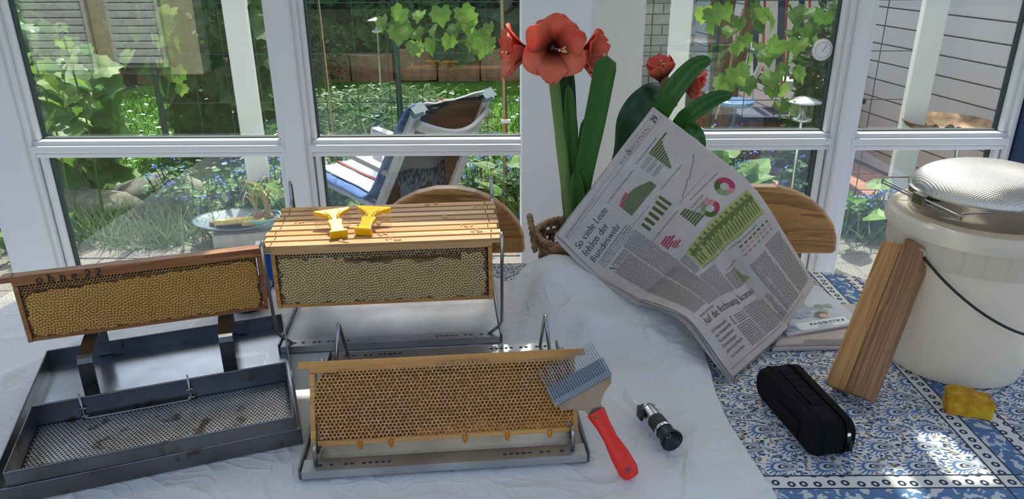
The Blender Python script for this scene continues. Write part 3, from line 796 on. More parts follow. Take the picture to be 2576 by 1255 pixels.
# mint pot with withered bulbs
pp_ = PZ(655, 615, GZ); root = empty('flower_pot', (pp_.x + .03, pp_.y + .05, GZ), label='mint green flower pot with withered bulbs on the patio', cat='flower pot')
MB().lathe([(0, 0.02), (.07, .02), (.095, .15), (.105, .15), (.105, .165), (.09, .165), (.085, .13), (0, .13)], 32).build('pot_shell', MT['mint'], root, smooth=True, angle=40)
MB().lathe([(0, .135), (.088, .132)], 24).build('potting_soil', MT['soil'], root)
for i, (x, y) in enumerate([(-.035, -.02), (.03, -.01), (0, .04)]): MB().sphere((x, y, .155), (.03, .03, .034), 12, 8).build('bulb', MT['bulb'], root, smooth=True)
r = random.Random(3)
for i in range(13):
    a = r.uniform(0, 2 * PI); L = r.uniform(.10, .22); x, y = r.choice([(-.035, -.02), (.03, -.01), (0, .04)])
    p = crom([(x, y, .17), (x + .02 * math.cos(a), y + .02 * math.sin(a), .17 + L * .6), (x + .09 * math.cos(a), y + .09 * math.sin(a), .17 + L), (x + .15 * math.cos(a), y + .15 * math.sin(a), .17 + L * .7)], 4)
    MB().tube(p, [.007 - .0004 * k for k in range(len(p))], 5).build('withered_leaf', MT['dryleaf'], root, smooth=True)
# fire bowl
fb = PY(2385, 303, 4.35); root = empty('fire_bowl', (fb.x, fb.y, GZ), label='rusty fire bowl with charcoal in front of the grey siding', cat='fire bowl')
hz = fb.z - GZ
MB().lathe([(0, hz - .10), (.12, hz - .09), (.22, hz - .03), (.245, hz), (.25, hz), (.225, hz - .035), (.12, hz - .10), (0, hz - .112)], 40).build('bowl_shell', MT['rust'], root, smooth=True)
for k in range(3):
    a = 2 * PI * k / 3 + .5; MB().tube([(.15 * math.cos(a), .15 * math.sin(a), hz - .08), (.24 * math.cos(a), .24 * math.sin(a), 0)], .012, 8).build('leg', MT['chrome'], root)
r = random.Random(8)
for k in range(9):
    MB().sphere((0, 0, 0), (.03, .022, .02), 8, 6).build('charcoal', MT['char'], root, loc=(r.uniform(-.08, .14), r.uniform(-.07, .07), hz - .07 + r.uniform(0, .015)), rot=(r.uniform(0, 3), r.uniform(0, 3), 0))
# striped deck chair and dark cabinet
dc = PY(1985, 190, 6.2); root = empty('deck_chair', (dc.x, 6.2, GZ), label='deck chair with blue, red and cream striped cushion by the siding', cat='deck chair')
hb = dc.z - GZ
x0 = -.30
for k, (w, mt) in enumerate([(.05, 'navy'), (.03, 'cream_cloth'), (.02, 'red'), (.10, 'cream_cloth'), (.06, 'navy'), (.02, 'red'), (.09, 'cream_cloth'), (.05, 'navy'), (.03, 'cream_cloth'), (.02, 'red'), (.08, 'cream_cloth'), (.05, 'navy')]):
    MB().grid([[(x0, .05 + .25 * t, hb + .02 + 1.1 * t - .25 * t * t) for t in (0, .25, .5, .75, 1)], [(x0 + w, .05 + .25 * t, hb + .02 + 1.1 * t - .25 * t * t) for t in (0, .25, .5, .75, 1)]]).build('cushion_stripe', MT[mt], root, solid=.04)
    MB().box((x0 + w / 2, -.20, hb - .0), (w, .50, .06)).build('seat_stripe', MT[mt], root); x0 += w
for sx in (-.36, .36):
    MB().tube([(sx, -.45, 0), (sx, .35, hb + 1.0)], .022, 8).build('side_frame', MT['postwhite'], root); MB().tube([(sx, .35, 0), (sx, -.40, hb + .2)], .022, 8).build('side_frame', MT['postwhite'], root)
    MB().box((sx, -.1, hb + .22), (.05, .6, .03)).build('armrest', MT['bluegrey'], root, bevel=.005)
kb = PY(1955, 275, 5.6); root = empty('storage_box', (kb.x - .08, 5.72, GZ), label='dark brown storage box below the deck chair', cat='storage box')
MB().box((0, 0, .20), (.62, .34, .38)).build('box_body', MT['bark'], root, bevel=.006); MB().box((0, 0, .405), (.66, .38, .04)).build('box_lid', MT['navy'], root, bevel=.006)
tb = PY(2092, 215, 5.3); root = empty('side_table', (tb.x, 5.3, GZ), label='small dark turned-leg table at the right edge of the window', cat='table')
MB().box((0, 0, .62), (.36, .36, .04)).build('table_top', MT['char'], root, bevel=.006)
for sx in (-.13, .13):
    for sy in (-.13, .13): MB().lathe([(.02, 0), (.03, .1), (.018, .2), (.03, .35), (.02, .5), (.028, .6)], 10, T=TRS((sx, sy, 0))).build('leg', MT['char'], root, smooth=True)
# logs and tree trunk
lp = PZ(1775, 335, GZ); root = empty('log', (lp.x, lp.y, GZ), label='sawn brown log lying among the forget-me-nots', cat='log')
MB().tube([(-.10, 0, .10), (.16, .05, .46)], [.10, .085], 14).build('log_bark', MT['bark'], root, smooth=True, angle=50)
tp = PY(1810, 150, 5.6); root = empty('tree_trunk', (tp.x, 5.6, GZ), label='split brown tree trunk behind the fence', cat='trunk')
MB().tube(crom([(0, 0, 0), (.05, 0, .6), (-.02, 0, 1.2), (.12, 0, 2.3)], 6), [.09] * 19, 10).build('bark', MT['bark'], root, smooth=True)
MB().tube(crom([(.16, 0.1, 0), (.15, .1, .6), (.22, .1, 1.2), (.2, 0, 2.3)], 6), [.05] * 19, 10).build('branch', MT['bark'], root, smooth=True)
bb = PY(1850, 262, 5.0); root = empty('bird_bath', (bb.x, 5.0, GZ), label='light blue bird bath dish on a thin stand behind the fence', cat='bird bath')
hz = bb.z - GZ
MT['skyblue'] = mat('light_blue_plastic', (0.22, 0.42, 0.75), 0.4)
MB().lathe([(0, hz - .02), (.10, hz - .01), (.13, hz + .025), (.12, hz + .025), (0, hz)], 24).build('dish', MT['skyblue'], root, smooth=True)
MB().tube([(0, 0, 0), (0, 0, hz - .01)], .012, 8).build('pole', MT['bluegrey'], root)
# second house behind the viewer: seen only mirrored in the panes
MT['yellow_wall'] = mat('pale_yellow_render', (0.72, 0.68, 0.48), 0.9, bump=.3, bs=60)
MT['shutter'] = mat('white_shutter', (0.88, 0.92, 0.94), 0.5)
hw = struct(MB().box((-5.95, -5.6, 1.6), (3.3, .3, 3.6)).build('wall_house', MT['yellow_wall']))
for k, (x, z0, w, h) in enumerate([(-6.30, -.04, 1.05, 2.2), (-5.10, .05, .62, 2.0)]):
    root = struct(empty('window_%d' % (11 + k), (x, -5.40, z0)))
    MB().box((0, 0, h / 2), (w + .10, .06, h + .10)).build('window_frame', MT['postwhite'], root)
    sl = None
    for j in range(int(h / .10)):
        if sl is None: sl = MB().box((0, 0, 0), (w, .03, .086)).build('slat', MT['shutter'], root, bevel=.008); q = sl
        else: q = sl.copy(); C.objects.link(q)
        q.location = (0, .05, .05 + j * .10)
# ------------------------------------------------------------------ table, tablecloth, sheet
from mathutils import noise as mnoise
MT['pine'] = wood('varnished_pine', (0.36, 0.17, 0.06), (0.56, 0.31, 0.12), 0, 10, .42, coat=.3)
TZ = 0.74
outl = [(-.75, .86), (-.5, .62), (-.1, .50), (.4, .46), (.9, .56), (1.2, .82), (1.3, 1.15), (1.2, 1.45), (.94, 1.672), (.775, 1.755), (.4, 1.80), (0, 1.815), (-.5, 1.80), (-1.0, 1.77), (-1.19, 1.55), (-1.05, 1.24)]
OUT = [(p.x, p.y) for p in crom([(a, b, 0) for a, b in outl], 8, True)]
OA = np.array(OUT)
root = empty('dining_table', (0.1, 1.2, 0), label='oval dining table under the patterned cloth and white sheet', cat='table')
o = MB().prism(OUT, TZ - .03, TZ - .002).build('table_top', MT['pine'], root); o.location = (-.1, -1.2, 0)
for (x, y) in ((-.5, .9), (.8, .9), (.7, 1.45), (-.6, 1.5)): MB().box((x - .1, y - 1.2, .35), (.07, .07, .70)).build('leg', MT['pine'], root, bevel=.006)
# tablecloth material: printed paisley and flecks, blue border bands
def cloth_material():
    t = NT('paisley_print')
    p = t.n('BsdfPrincipled', Roughness=0.85); p.inputs['Specular IOR Level'].default_value = .2
    tc = t.n('TexCoord'); sx = t.n('SeparateXYZ'); t.l(tc.outputs['Object'], sx.inputs[0])
    X, Y = sx.outputs[0], sx.outputs[1]
    white = (0.74, 0.72, 0.69); blue = (0.11, 0.20, 0.37); dark = (0.035, 0.05, 0.085); ochre = (0.36, 0.25, 0.11)
    def warp(scale, amt, seed):
        nz = t.n('TexNoise', Scale=scale, Detail=2.0); mp = t.n('Mapping'); mp.inputs['Location'].default_value = (seed, seed * 2.3, 0)
        t.l(tc.outputs['Object'], mp.inputs[0]); t.l(mp.outputs[0], nz.inputs['Vector'])
        v = t.n('VectorMath', _operation='SUBTRACT'); t.l(nz.outputs['Color'], v.inputs[0]); v.inputs[1].default_value = (.5, .5, .5)
        s = t.n('VectorMath', _operation='SCALE'); t.l(v.outputs[0], s.inputs[0]); s.inputs['Scale'].default_value = amt
        a = t.n('VectorMath', _operation='ADD'); t.l(tc.outputs['Object'], a.inputs[0]); t.l(s.outputs[0], a.inputs[1]); return a.outputs[0]
    def band(v, lo, hi): return t.math('MULTIPLY', t.math('GREATER_THAN', v, lo), t.math('LESS_THAN', v, hi))
    # flecks
    col = white
    for (sc, st, thr, c, seed) in ((64, (1, 2.2, 1), .27, dark, 1.0), (58, (2.2, 1, 1), .25, blue, 5.0), (40, (1, 1, 1), .13, ochre, 9.0)):
        mp = t.n('Mapping'); mp.inputs['Scale'].default_value = st; mp.inputs['Location'].default_value = (seed, seed, 0); mp.inputs['Rotation'].default_value = (0, 0, seed)
        t.l(warp(30, .018, seed), mp.inputs[0])
        vo = t.n('TexVoronoi', Scale=float(sc)); vo.voronoi_dimensions = '2D'; vo.feature = 'F1'; t.l(mp.outputs[0], vo.inputs['Vector'])
        col = t.mix(t.math('LESS_THAN', vo.outputs['Distance'], thr), col, c)
    # curling tendrils
    nz = t.n('TexNoise', Scale=26.0, Detail=1.0); t.l(warp(40, .02, 3.0), nz.inputs['Vector'])
    tend = t.math('LESS_THAN', t.math('ABSOLUTE', t.math('SUBTRACT', nz.outputs[0], .5)), .012)
    col = t.mix(tend, col, blue)
    # paisley drops on a staggered lattice
    sxp, syp = .074, .050
    jit = t.n('TexNoise', Scale=7.0, Detail=1.0); t.l(tc.outputs['Object'], jit.inputs['Vector'])
    yy = t.math('DIVIDE', Y, syp); row = t.math('FLOOR', yy)
    xx = t.math('ADD', t.math('DIVIDE', X, sxp), t.math('MULTIPLY', t.math('MODULO', t.math('ABSOLUTE', row), 2.0), .5))
    lx = t.math('MULTIPLY', t.math('SUBTRACT', t.math('FRACT', xx), .5), sxp)
    ly = t.math('MULTIPLY', t.math('SUBTRACT', t.math('FRACT', yy), .5), syp)
    ly = t.math('ADD', ly, t.math('MULTIPLY', t.math('MULTIPLY', lx, lx), 7.0))          # bent tip
    ly = t.math('SUBTRACT', ly, .003)
    tap = t.math('MAXIMUM', t.math('SUBTRACT', 1.0, t.math('MULTIPLY', t.math('ADD', lx, .006), 32.0)), .12)
    d = t.math('SQRT', t.math('ADD', t.math('POWER', t.math('DIVIDE', lx, .0265), 2.0), t.math('POWER', t.math('DIVIDE', ly, t.math('MULTIPLY', tap, .0115)), 2.0)))
    ang = t.math('ARCTAN2', ly, lx)
    on = t.math('LESS_THAN', d, 1.0)
    pc = t.mix(band(d, .34, .52), (0.66, 0.66, 0.65), dark)
    pc = t.mix(band(d, .78, 1.0), pc, blue)
    pc = t.mix(t.math('LESS_THAN', d, .20), pc, dark)
    spk = t.math('MULTIPLY', band(d, 1.0, 1.32), t.math('GREATER_THAN', t.math('SINE', t.math('MULTIPLY', ang, 26.0)), .1))
    col = t.mix(band(d, 1.0, 1.40), col, (0.72, 0.70, 0.68))
    col = t.mix(spk, col, blue)
    col = t.mix(on, col, pc)
    # border
    scroll = t.n('TexNoise', Scale=70.0, Detail=1.0); t.l(warp(40, .03, 2.0), scroll.inputs['Vector'])
    curls = t.math('GREATER_THAN', scroll.outputs[0], .55)
    bx = band(X, .80, .846); by = band(Y, .885, .925)
    bb = t.math('MAXIMUM', bx, by)
    col = t.mix(bb, col, t.mix(curls, blue, (0.58, 0.60, 0.62)))
    wx = t.math('MAXIMUM', band(X, .77, .80), band(X, .846, .874)); wy = t.math('MAXIMUM', band(Y, .925, .955), band(Y, .855, .885))
    wb = t.math('MULTIPLY', t.math('MAXIMUM', wx, wy), t.math('SUBTRACT', 1.0, bb))
    dots = t.n('TexVoronoi', Scale=46.0, Randomness=0.2); dots.voronoi_dimensions = '2D'; t.l(tc.outputs['Object'], dots.inputs['Vector'])
    dd = band(dots.outputs['Distance'], .12, .30)
    col = t.mix(wb, col, t.mix(dd, white, dark))
    ln = None
    for (v, q) in ((X, .77), (X, .80), (X, .846), (X, .874), (Y, .855), (Y, .885), (Y, .925), (Y, .955)):
        e = t.math('LESS_THAN', t.math('ABSOLUTE', t.math('SUBTRACT', v, q)), .0016); ln = e if ln is None else t.math('MAXIMUM', ln, e)
    col = t.mix(ln, col, dark)
    t.l(col, p.inputs['Base Color'])
    wv = t.n('TexNoise', Scale=900.0, Detail=0.0); t.l(tc.outputs['Object'], wv.inputs['Vector'])
    bp = t.n('Bump', Strength=.15, Distance=.0006); t.l(wv.outputs[0], bp.inputs['Height']); t.l(bp.outputs[0], p.inputs['Normal'])
    t.l(p.outputs[0], t.out.inputs[0]); return t.m
MT['paisley'] = cloth_material()
m = MB(); rows = []
N = len(OUT); ctr = Vector((.1, 1.2, 0))
for k, (s, dz, out) in enumerate([(.02, 0, 0), (.3, 0, 0), (.6, 0, 0), (.85, 0, 0), (.985, 0, 0), (1, -.001, .004), (1, -.006, .009), (1, -.03, .013), (1, -.12, .022), (1, -.22, .03)]):
    row = []
    for i, (x, y) in enumerate(OUT):
        d = Vector((x, y, 0)) - ctr; w = out * (1 + .6 * math.sin(i * .55) * (dz < -.02))
        p = ctr + d * s + d.normalized() * w; row.append((p.x, p.y, TZ + dz))
    rows.append(row + [row[0]])
tag(m.grid(rows).build('patterned_tablecloth', MT['paisley'], smooth=True), 'white tablecloth printed with blue paisley and a blue border', 'tablecloth')
# white sheet over the left part of the table
def sheet_material():
    t = NT('white_cotton_sheet')
    p = t.n('BsdfPrincipled', Roughness=.9); p.inputs['Specular IOR Level'].default_value = .15; p.inputs['Sheen Weight'].default_value = .15
    p.inputs['Base Color'].default_value = (0.75, 0.745, 0.755, 1)
    tc = t.n('TexCoord'); h = None
    for (sc, dist, w, off, sy) in ((3.2, 1.6, 1.0, 0.0, 1.0), (7.0, 1.2, .40, 3.0, 1.6), (13.0, 1.0, .30, 8.0, .7), (30.0, .6, .14, 5.0, 1.0)):
        mp = t.n('Mapping'); mp.inputs['Location'].default_value = (off, off * .7, 0); mp.inputs['Scale'].default_value = (1, sy, 1); t.l(tc.outputs['Object'], mp.inputs[0])
        nz = t.n('TexNoise', Scale=sc, Detail=2.0, Distortion=dist); t.l(mp.outputs[0], nz.inputs['Vector'])
        a = t.math('ABSOLUTE', t.math('SUBTRACT', nz.outputs[0], .5))
        rdg = t.math('SUBTRACT', 1.0, t.math('MINIMUM', t.math('MULTIPLY', a, 14.0), 1.0))
        rdg = t.math('MULTIPLY', t.math('POWER', rdg, 2.0), w); h = rdg if h is None else t.math('ADD', h, rdg)
    bp = t.n('Bump', Strength=.55, Distance=.0045); t.l(h, bp.inputs['Height']); t.l(bp.outputs[0], p.inputs['Normal'])
    t.l(p.outputs[0], t.out.inputs[0]); return t.m
MT['sheet'] = sheet_material()
def lerp_tab(tab, x):
    if x <= tab[0][0]: return tab[0][1]
    for (a, b), (c, d) in zip(tab, tab[1:]):
        if x <= c: t = (x - a) / (c - a); return b + (d - b) * t
    return tab[-1][1]
YB = [(-1.5, 2.05), (-.35, 1.95), (-.10, 1.78), (-.02, 1.70), (.04, 1.655), (.09, 1.625), (.14, 1.61), (.2, 1.58), (.27, 1.50), (.34, 1.45), (.40, 1.37), (.6, 1.3)]
HM = [(-1.5, 0), (-.06, 0), (-.02, .012), (.04, .075), (.09, .10), (.14, .095), (.2, .066), (.27, .055), (.34, .048), (.40, .010), (.6, 0)]
def xr(y): return .393 + .010 * math.sin(y * 9 + .6) + .03 * max(0, (1.0 - y)) 
def smooth(t): t = min(1, max(0, t)); return .5 + .5 * math.cos(PI * t)
def sheet_h(x, y):
    h = lerp_tab(HM, x) * smooth((lerp_tab(YB, x) - y) / .30)
    dx, dy = x + .04, y - 1.40; rr = math.hypot(dx, dy); a = math.atan2(dy, dx)
    h += .036 * (.5 + .5 * math.sin(7.5 * a + 8 * rr)) * math.exp(-((rr - .17) / .10) ** 2) * (1 if 0 < a < 1.7 else .0 if a < -.3 or a > 2 else .3)
    q = mnoise.noise(Vector((x * 3.1, y * 3.1, 4.2)))
    h += .009 * max(0, 1 - abs(q) * 8) * (.4 + abs(mnoise.noise(Vector((x * 2, y * 2, 9)))))
    q = mnoise.noise(Vector((x * 6.1 + 3, y * 4.1, 1.2)))
    h += .0050 * max(0, 1 - abs(q) * 7)
    h += .0022 * mnoise.noise(Vector((x * 16, y * 16, 2))) + .006 * mnoise.noise(Vector((x * 4.5, y * 4.5, 7)))
    for (px_, py_, ang_, len_, amp_) in ((.22, 1.14, .9, .16, .006), (.30, 1.02, 1.3, .12, .005), (.10, 1.36, .5, .15, .010), (.20, 1.25, .2, .14, .006), (-.98, 1.30, 1.2, .15, .008), (.18, .90, .4, .12, .004), (-.30, .84, .1, .2, .004), (.26, 1.36, -.5, .12, .008)):
        u_ = (x - px_) * math.cos(ang_) + (y - py_) * math.sin(ang_); v_ = -(x - px_) * math.sin(ang_) + (y - py_) * math.cos(ang_)
        h += 1.8 * amp_ * math.exp(-(u_ / len_) ** 2) * math.exp(-((v_ + .25 * u_ * u_ / len_) / .014) ** 2)
    return h
def seg_dist(p):
    A = OA; B = np.roll(OA, -1, 0); AB = B - A; t = np.clip(((p - A) * AB).sum(1) / (AB ** 2).sum(1), 0, 1); Q = A + AB * t[:, None]
    d = np.hypot(*(p - Q).T); i = d.argmin(); return d[i], Q[i]
def inside(p):
    x, y = p; c = False
    for i in range(N):
        (x1, y1), (x2, y2) = OUT[i - 1], OUT[i]
        if (y1 > y) != (y2 > y) and x < (x2 - x1) * (y - y1) / (y2 - y1) + x1: c = not c
    return c
gx = np.arange(-1.50, .4601, .0145); gy = np.arange(.42, 2.0, .0145)
m = MB(); idx = {}
def flatness(x, y):
    """things stand on flat cloth"""
    f = 1.0
    for (cx, cy, hw, hd, a) in ((-.12, 1.15, .25, .21, 5), (-.25, 1.54, .25, .21, 5), (-.645, 1.166, .25, .24, 20), (.25, 1.09, .035, .08, 0), (.184, .957, .03, .03, 0)):
        u = (x - cx) * math.cos(R_(a)) + (y - cy) * math.sin(R_(a)); v = -(x - cx) * math.sin(R_(a)) + (y - cy) * math.cos(R_(a))
        e = max(abs(u) - hw, abs(v) - hd)
        f = min(f, min(1, max(0.0, e / .05)))
    return f
for i, x in enumerate(gx):
    for j, y in enumerate(gy):
        X_, Y_ = float(x), float(y)
        lim = xr(Y_)
        if X_ > lim + .0145 or Y_ > lerp_tab(YB, X_) + .0145: continue
        X_ = min(X_, lim); Y_ = min(Y_, lerp_tab(YB, X_))
        d, q = seg_dist(np.array((X_, Y_)))
        if inside((X_, Y_)):
            z = TZ + .0035 + max(0.0, sheet_h(X_, Y_)) * flatness(X_, Y_)
            if d < .03 : z -= .0015 * (1 - d / .03)
            p = (X_, Y_, z)
        else:
            if d > .42: continue
            n_ = (np.array((X_, Y_)) - q) / max(d, 1e-6)
            s_ = q[0] * 7 + q[1] * 5
            o_ = .012 + .024 * (1 - math.exp(-d / .02)) + d * (.10 + .10 * math.sin(s_ * 3.3) ** 2) + .02 * math.sin(s_ * 6) * min(1, d / .1)
            p = (q[0] + n_[0] * o_, q[1] + n_[1] * o_, TZ + .002 - max(0, d - .012) * .97)
        idx[(i, j)] = len(m.v); m.v.append(p); m.c.append(0)
for (i, j), a in idx.items():
    b, c, d = idx.get((i + 1, j)), idx.get((i + 1, j + 1)), idx.get((i, j + 1))
    if b is not None and c is not None and d is not None: m.f.append((a, b, c, d)); m.m.append(0)
sh = m.build('bed_sheet', MT['sheet'], smooth=True, solid=.0012, sub=1)
tag(sh, 'wrinkled white cotton sheet spread under the honey equipment', 'sheet')
# ------------------------------------------------------------------ honey frames, stands, trays
MT['fwood'] = wood('pine_frame_wood', (0.46, 0.18, 0.04), (0.68, 0.34, 0.095), 0, 12, .5)
MT['fwood_dark'] = wood('old_frame_wood', (0.20, 0.062, 0.022), (0.44, 0.18, 0.055), 0, 16, .45)
MT['fwood_top'] = wood('worn_top_bar', (0.46, 0.22, 0.085), (0.66, 0.40, 0.18), 0, 14, .55, bump=.3)
MT['fwood_gold'] = wood('honeyed_frame_wood', (0.48, 0.20, 0.03), (0.72, 0.35, 0.06), 0, 12, .4, coat=.15)
MT['wax'] = mat('pale_beeswax', (0.66, 0.50, 0.24), .45, col2=(0.78, 0.66, 0.42), ns=12, transl=.2)
MT['wax_white'] = mat('new_white_wax', (0.88, 0.68, 0.37), .5, col2=(0.88, 0.57, 0.20), ns=9, transl=.25)
MT['honey'] = mat('honey_in_cells', (0.56, 0.17, 0.012), .45, spec=.2, col2=(0.66, 0.27, 0.03), ns=10)
MT['cell_dark'] = mat('dark_empty_cell', (0.10, 0.035, 0.01), .5)
MT['wax_old'] = mat('brown_beeswax', (0.42, 0.23, 0.06), .5, col2=(0.55, 0.34, 0.12), ns=12)
MT['cell_brown'] = mat('brown_cell', (0.20, 0.065, 0.01), .5)
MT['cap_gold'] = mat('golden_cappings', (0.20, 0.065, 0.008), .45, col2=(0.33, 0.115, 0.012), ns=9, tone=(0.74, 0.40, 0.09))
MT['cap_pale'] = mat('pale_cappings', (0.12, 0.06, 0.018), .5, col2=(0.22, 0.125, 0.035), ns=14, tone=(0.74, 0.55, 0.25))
MT['steel'] = steel('stainless_steel', (0.30, 0.295, 0.29), .40, (1, 14, 1), 50)
MT['rail'] = steel('bright_steel_rail', (0.58, 0.58, 0.59), .5, (14, 1, 1), 50)
MT['rod'] = steel('stainless_rod', (0.42, 0.41, 0.40), .25, (1, 1, 1), 40, .1)
MT['darksteel'] = steel('dark_sheet_steel', (0.19, 0.19, 0.20), .38, (3, 3, 3), 30, .2, spots=(0.10, 0.06, 0.04))
MT['traysteel'] = steel('grey_tray_steel', (0.34, 0.36, 0.39), .26, (1, 1, 1), 12, .22)
MT['perf'] = steel('perforated_zinc', (0.80, 0.80, 0.81), .45, (1, 1, 1), 60, .2, spots=(0.16, 0.08, 0.03))
MT['ink'] = mat('black_marker', (0.02, 0.015, 0.02), .6)
FW, FH = .435, .135                                   # body of a frame, height with top bar
def hexcomb(name, parent, keep, y, wallm, inm, pitch=.0057, depth=.006, seed=1, ragged=0.0, face=-1):
    """open cells: rim, walls and bottoms; keep(x,z)->bool"""
    r = random.Random(seed); m = MB(); R = pitch / math.sqrt(3); q = R * .79
    nx, nz = int(FW / pitch) + 2, int(.125 / (pitch * .866)) + 2
    for j in range(nz):
        for i in range(nx):
            cx = -FW / 2 + i * pitch + (pitch / 2 if j % 2 else 0); cz = .006 + j * pitch * .866
            k = keep(cx, cz)
            if not k: continue
            dy = r.uniform(-ragged, ragged) * (1 if k is True else 3); dp = depth * (1 if k is True else .5); q2 = q * r.uniform(.93, 1.05)
            ox, oz = r.uniform(-.0003, .0003), r.uniform(-.0003, .0003)
            hx = [(math.sin(a * PI / 3), math.cos(a * PI / 3)) for a in range(6)]
            vo = [(cx + a * R, y + face * dy, cz + b * R) for a, b in hx]
            v1 = [(cx + ox + a * q2, y + face * (dy + .0003), cz + oz + b * q2) for a, b in hx]
            v2 = [(cx + a * q2 * .92, y - face * dp, cz + b * q2 * .92) for a, b in hx]
            m.add(vo + v1, [(a, (a + 1) % 6, 6 + (a + 1) % 6, 6 + a) for a in range(6)], 0)
            m.add(v1 + v2, [(a, (a + 1) % 6, 6 + (a + 1) % 6, 6 + a) for a in range(6)] + [(6, 7, 8, 9, 10, 11)], 1)
    return m.build(name, [wallm, inm], parent)
def capped(name, parent, keep, y, mt, seed=1, step=.00125, lam=.0055, amp=.0016, hole=None):
    """wax cappings with their worm-like ridges"""
    rs = np.random.RandomState(seed)
    x = np.arange(-FW / 2 + .008, FW / 2 - .008, step); z = np.arange(.006, .118, step)
    Xg, Zg = np.meshgrid(x, z, indexing='ij'); f = np.zeros_like(Xg)
    for k in range(22):
        a = rs.uniform(0, PI); K = 2 * PI / (lam * rs.uniform(.9, 1.12)); f += np.cos(K * (math.cos(a) * Xg + math.sin(a) * Zg) + rs.uniform(0, 6.28))
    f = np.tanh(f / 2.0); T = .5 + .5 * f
    low = np.zeros_like(Xg)
    for k in range(6):
        a = rs.uniform(0, PI); K = 2 * PI / rs.uniform(.05, .16); low += np.cos(K * (math.cos(a) * Xg + math.sin(a) * Zg) + rs.uniform(0, 6.28))
    m = MB(); idx = -np.ones(Xg.shape, int)
    for i in range(len(x)):
        for j in range(len(z)):
            k = keep(x[i], z[j])
            if k:
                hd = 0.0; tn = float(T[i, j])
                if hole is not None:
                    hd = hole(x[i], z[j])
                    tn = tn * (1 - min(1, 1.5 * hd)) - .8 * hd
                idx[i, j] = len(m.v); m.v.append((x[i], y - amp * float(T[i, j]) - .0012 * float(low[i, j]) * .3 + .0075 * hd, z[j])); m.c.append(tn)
    for i in range(len(x) - 1):
        for j in range(len(z) - 1):
            q = (idx[i, j], idx[i + 1, j], idx[i + 1, j + 1], idx[i, j + 1])
            if min(q) >= 0: m.f.append(tuple(int(k) for k in q)); m.m.append(0)
    return m.build(name, mt, parent, smooth=True, attr=True)
def frame_wood(root, wm, tm=None, thick=.027):
    tm = tm or wm
    m = MB(); h = FH
    m.box((0, 0, h - .0095), (FW + .002, thick - .0045, .019))
    for s in (-1, 1): m.box((s * (FW / 2 + .008), 0, h - .0055), (.021, thick - .006, .011))
    m.build('top_bar', tm, root, bevel=.001)
    for s in (-1, 1): MB().box((s * (FW / 2 - .004), 0, (h - .019) / 2 + .0), (.008, thick, h - .0195)).build('side_bar', wm, root, bevel=.0008)
    MB().box((0, 0, .004), (FW - .0165, thick - .006, .008)).build('bottom_bar', wm, root, bevel=.0008)
def rrect(x, z, x0, x1, z0, z1, r):
    dx = max(x0 + r - x, x - (x1 - r), 0); dz = max(z0 + r - z, z - (z1 - r), 0)
    return dx * dx + dz * dz <= r * r and x0 <= x <= x1 and z0 <= z <= z1
def wob(x, k=1.0): return .0022 * math.sin(x * 95 * k) + .0016 * math.sin(x * 213 * k + 1) + .001 * math.sin(x * 431 + 2)
ST_Z = TZ + .0055                                      # top of the sheet
# --- the stack of eight frames in the rear stand
rot1 = math.atan2(.040, .447); c1 = Vector((-.2525 - .185 * math.sin(rot1) * 1, 1.355 + .185 * math.cos(rot1), 0))
ux, uy = Vector((math.cos(rot1), math.sin(rot1), 0)), Vector((-math.sin(rot1), math.cos(rot1), 0))
fc = Vector((-.258, 1.3685, 0)); FZ1 = .850
names8 = ['front honey frame of the stack, its pale capped comb facing out', 'second honey frame from the front of the stack', 'third honey frame from the front of the stack', 'fourth honey frame from the front of the stack', 'fifth honey frame from the front of the stack', 'sixth honey frame from the front, first top bar in shade', 'seventh honey frame from the front of the stack', 'rearmost honey frame of the stack, nearest the window']
def big_keep(x, z): return rrect(x, z, -.203 + wob(z, 1.2), .203 + wob(z + .3), .009 + wob(x) * .9, .1085 + wob(x + .2), .012)
def tear(x, z):
    c = .1005 + .002 * math.sin(x * 60); 
    if -.075 < x < .155:
        return max(0.0, 1 - abs(z - c) / (.0085 + .0035 * math.sin(x * 90 + 1) + .002 * math.sin(x * 210)))
    return 0.0
proto = None
for k in range(8):
    p = fc + uy * (k * .0302) + ux * (0.003 * math.sin(k * 2.3))
    root = empty('framed_honeycomb', (p.x, p.y, FZ1), rot1, label=names8[k], cat='honey frame', group='honey frames hanging in the stand')
    if k == 0:
        frame_wood(root, MT['fwood'], MT['fwood_top'])
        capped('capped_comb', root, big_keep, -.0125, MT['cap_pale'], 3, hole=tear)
        hexcomb('open_cells', root, lambda x, z: rrect(x, z, -.2065, .2065, .008, .117, .01) and not rrect(x, z, -.198, .198, .014, .1045, .012), -.0108, MT['wax'], MT['cell_brown'], seed=4, ragged=.0004)
        MB().box((0, .001, .062), (.412, .018, .108)).build('comb_core', MT['cell_dark'], root)
    elif k == 1:
        frame_wood(root, MT['fwood'], MT['fwood_top']); proto = root
        m = MB(); m.box((0, 0, .060), (.40, .025, .100)); m.build('capped_comb', MT['cap_pale'], root, bevel=.006)
    else:
        for ch in proto.children:
            if ch.name.startswith('wax_crumb'): continue
            q = ch.copy(); C.objects.link(q); q.parent = root
            if k in (5, 7, 2) and q.name.startswith('top_bar'):
                q.data = q.data.copy(); q.data.materials[0] = MT['fwood'] if k != 5 else MT['fwood_gold']
    # burr comb crumbs on some top bars
    r = random.Random(60 + k)
    for t in range([2, 2, 1, 1, 3, 0, 3, 2][k]):
        m = MB(); x = r.uniform(-.2, .2)
        for u in range(5): m.sphere((x + r.uniform(-.014, .014), r.uniform(-.006, .006), FH + .001), (r.uniform(.002, .005), r.uniform(.002, .003), .0022), 7, 5)
        m.build('wax_crumb', MT['wax_white'], root, smooth=True)
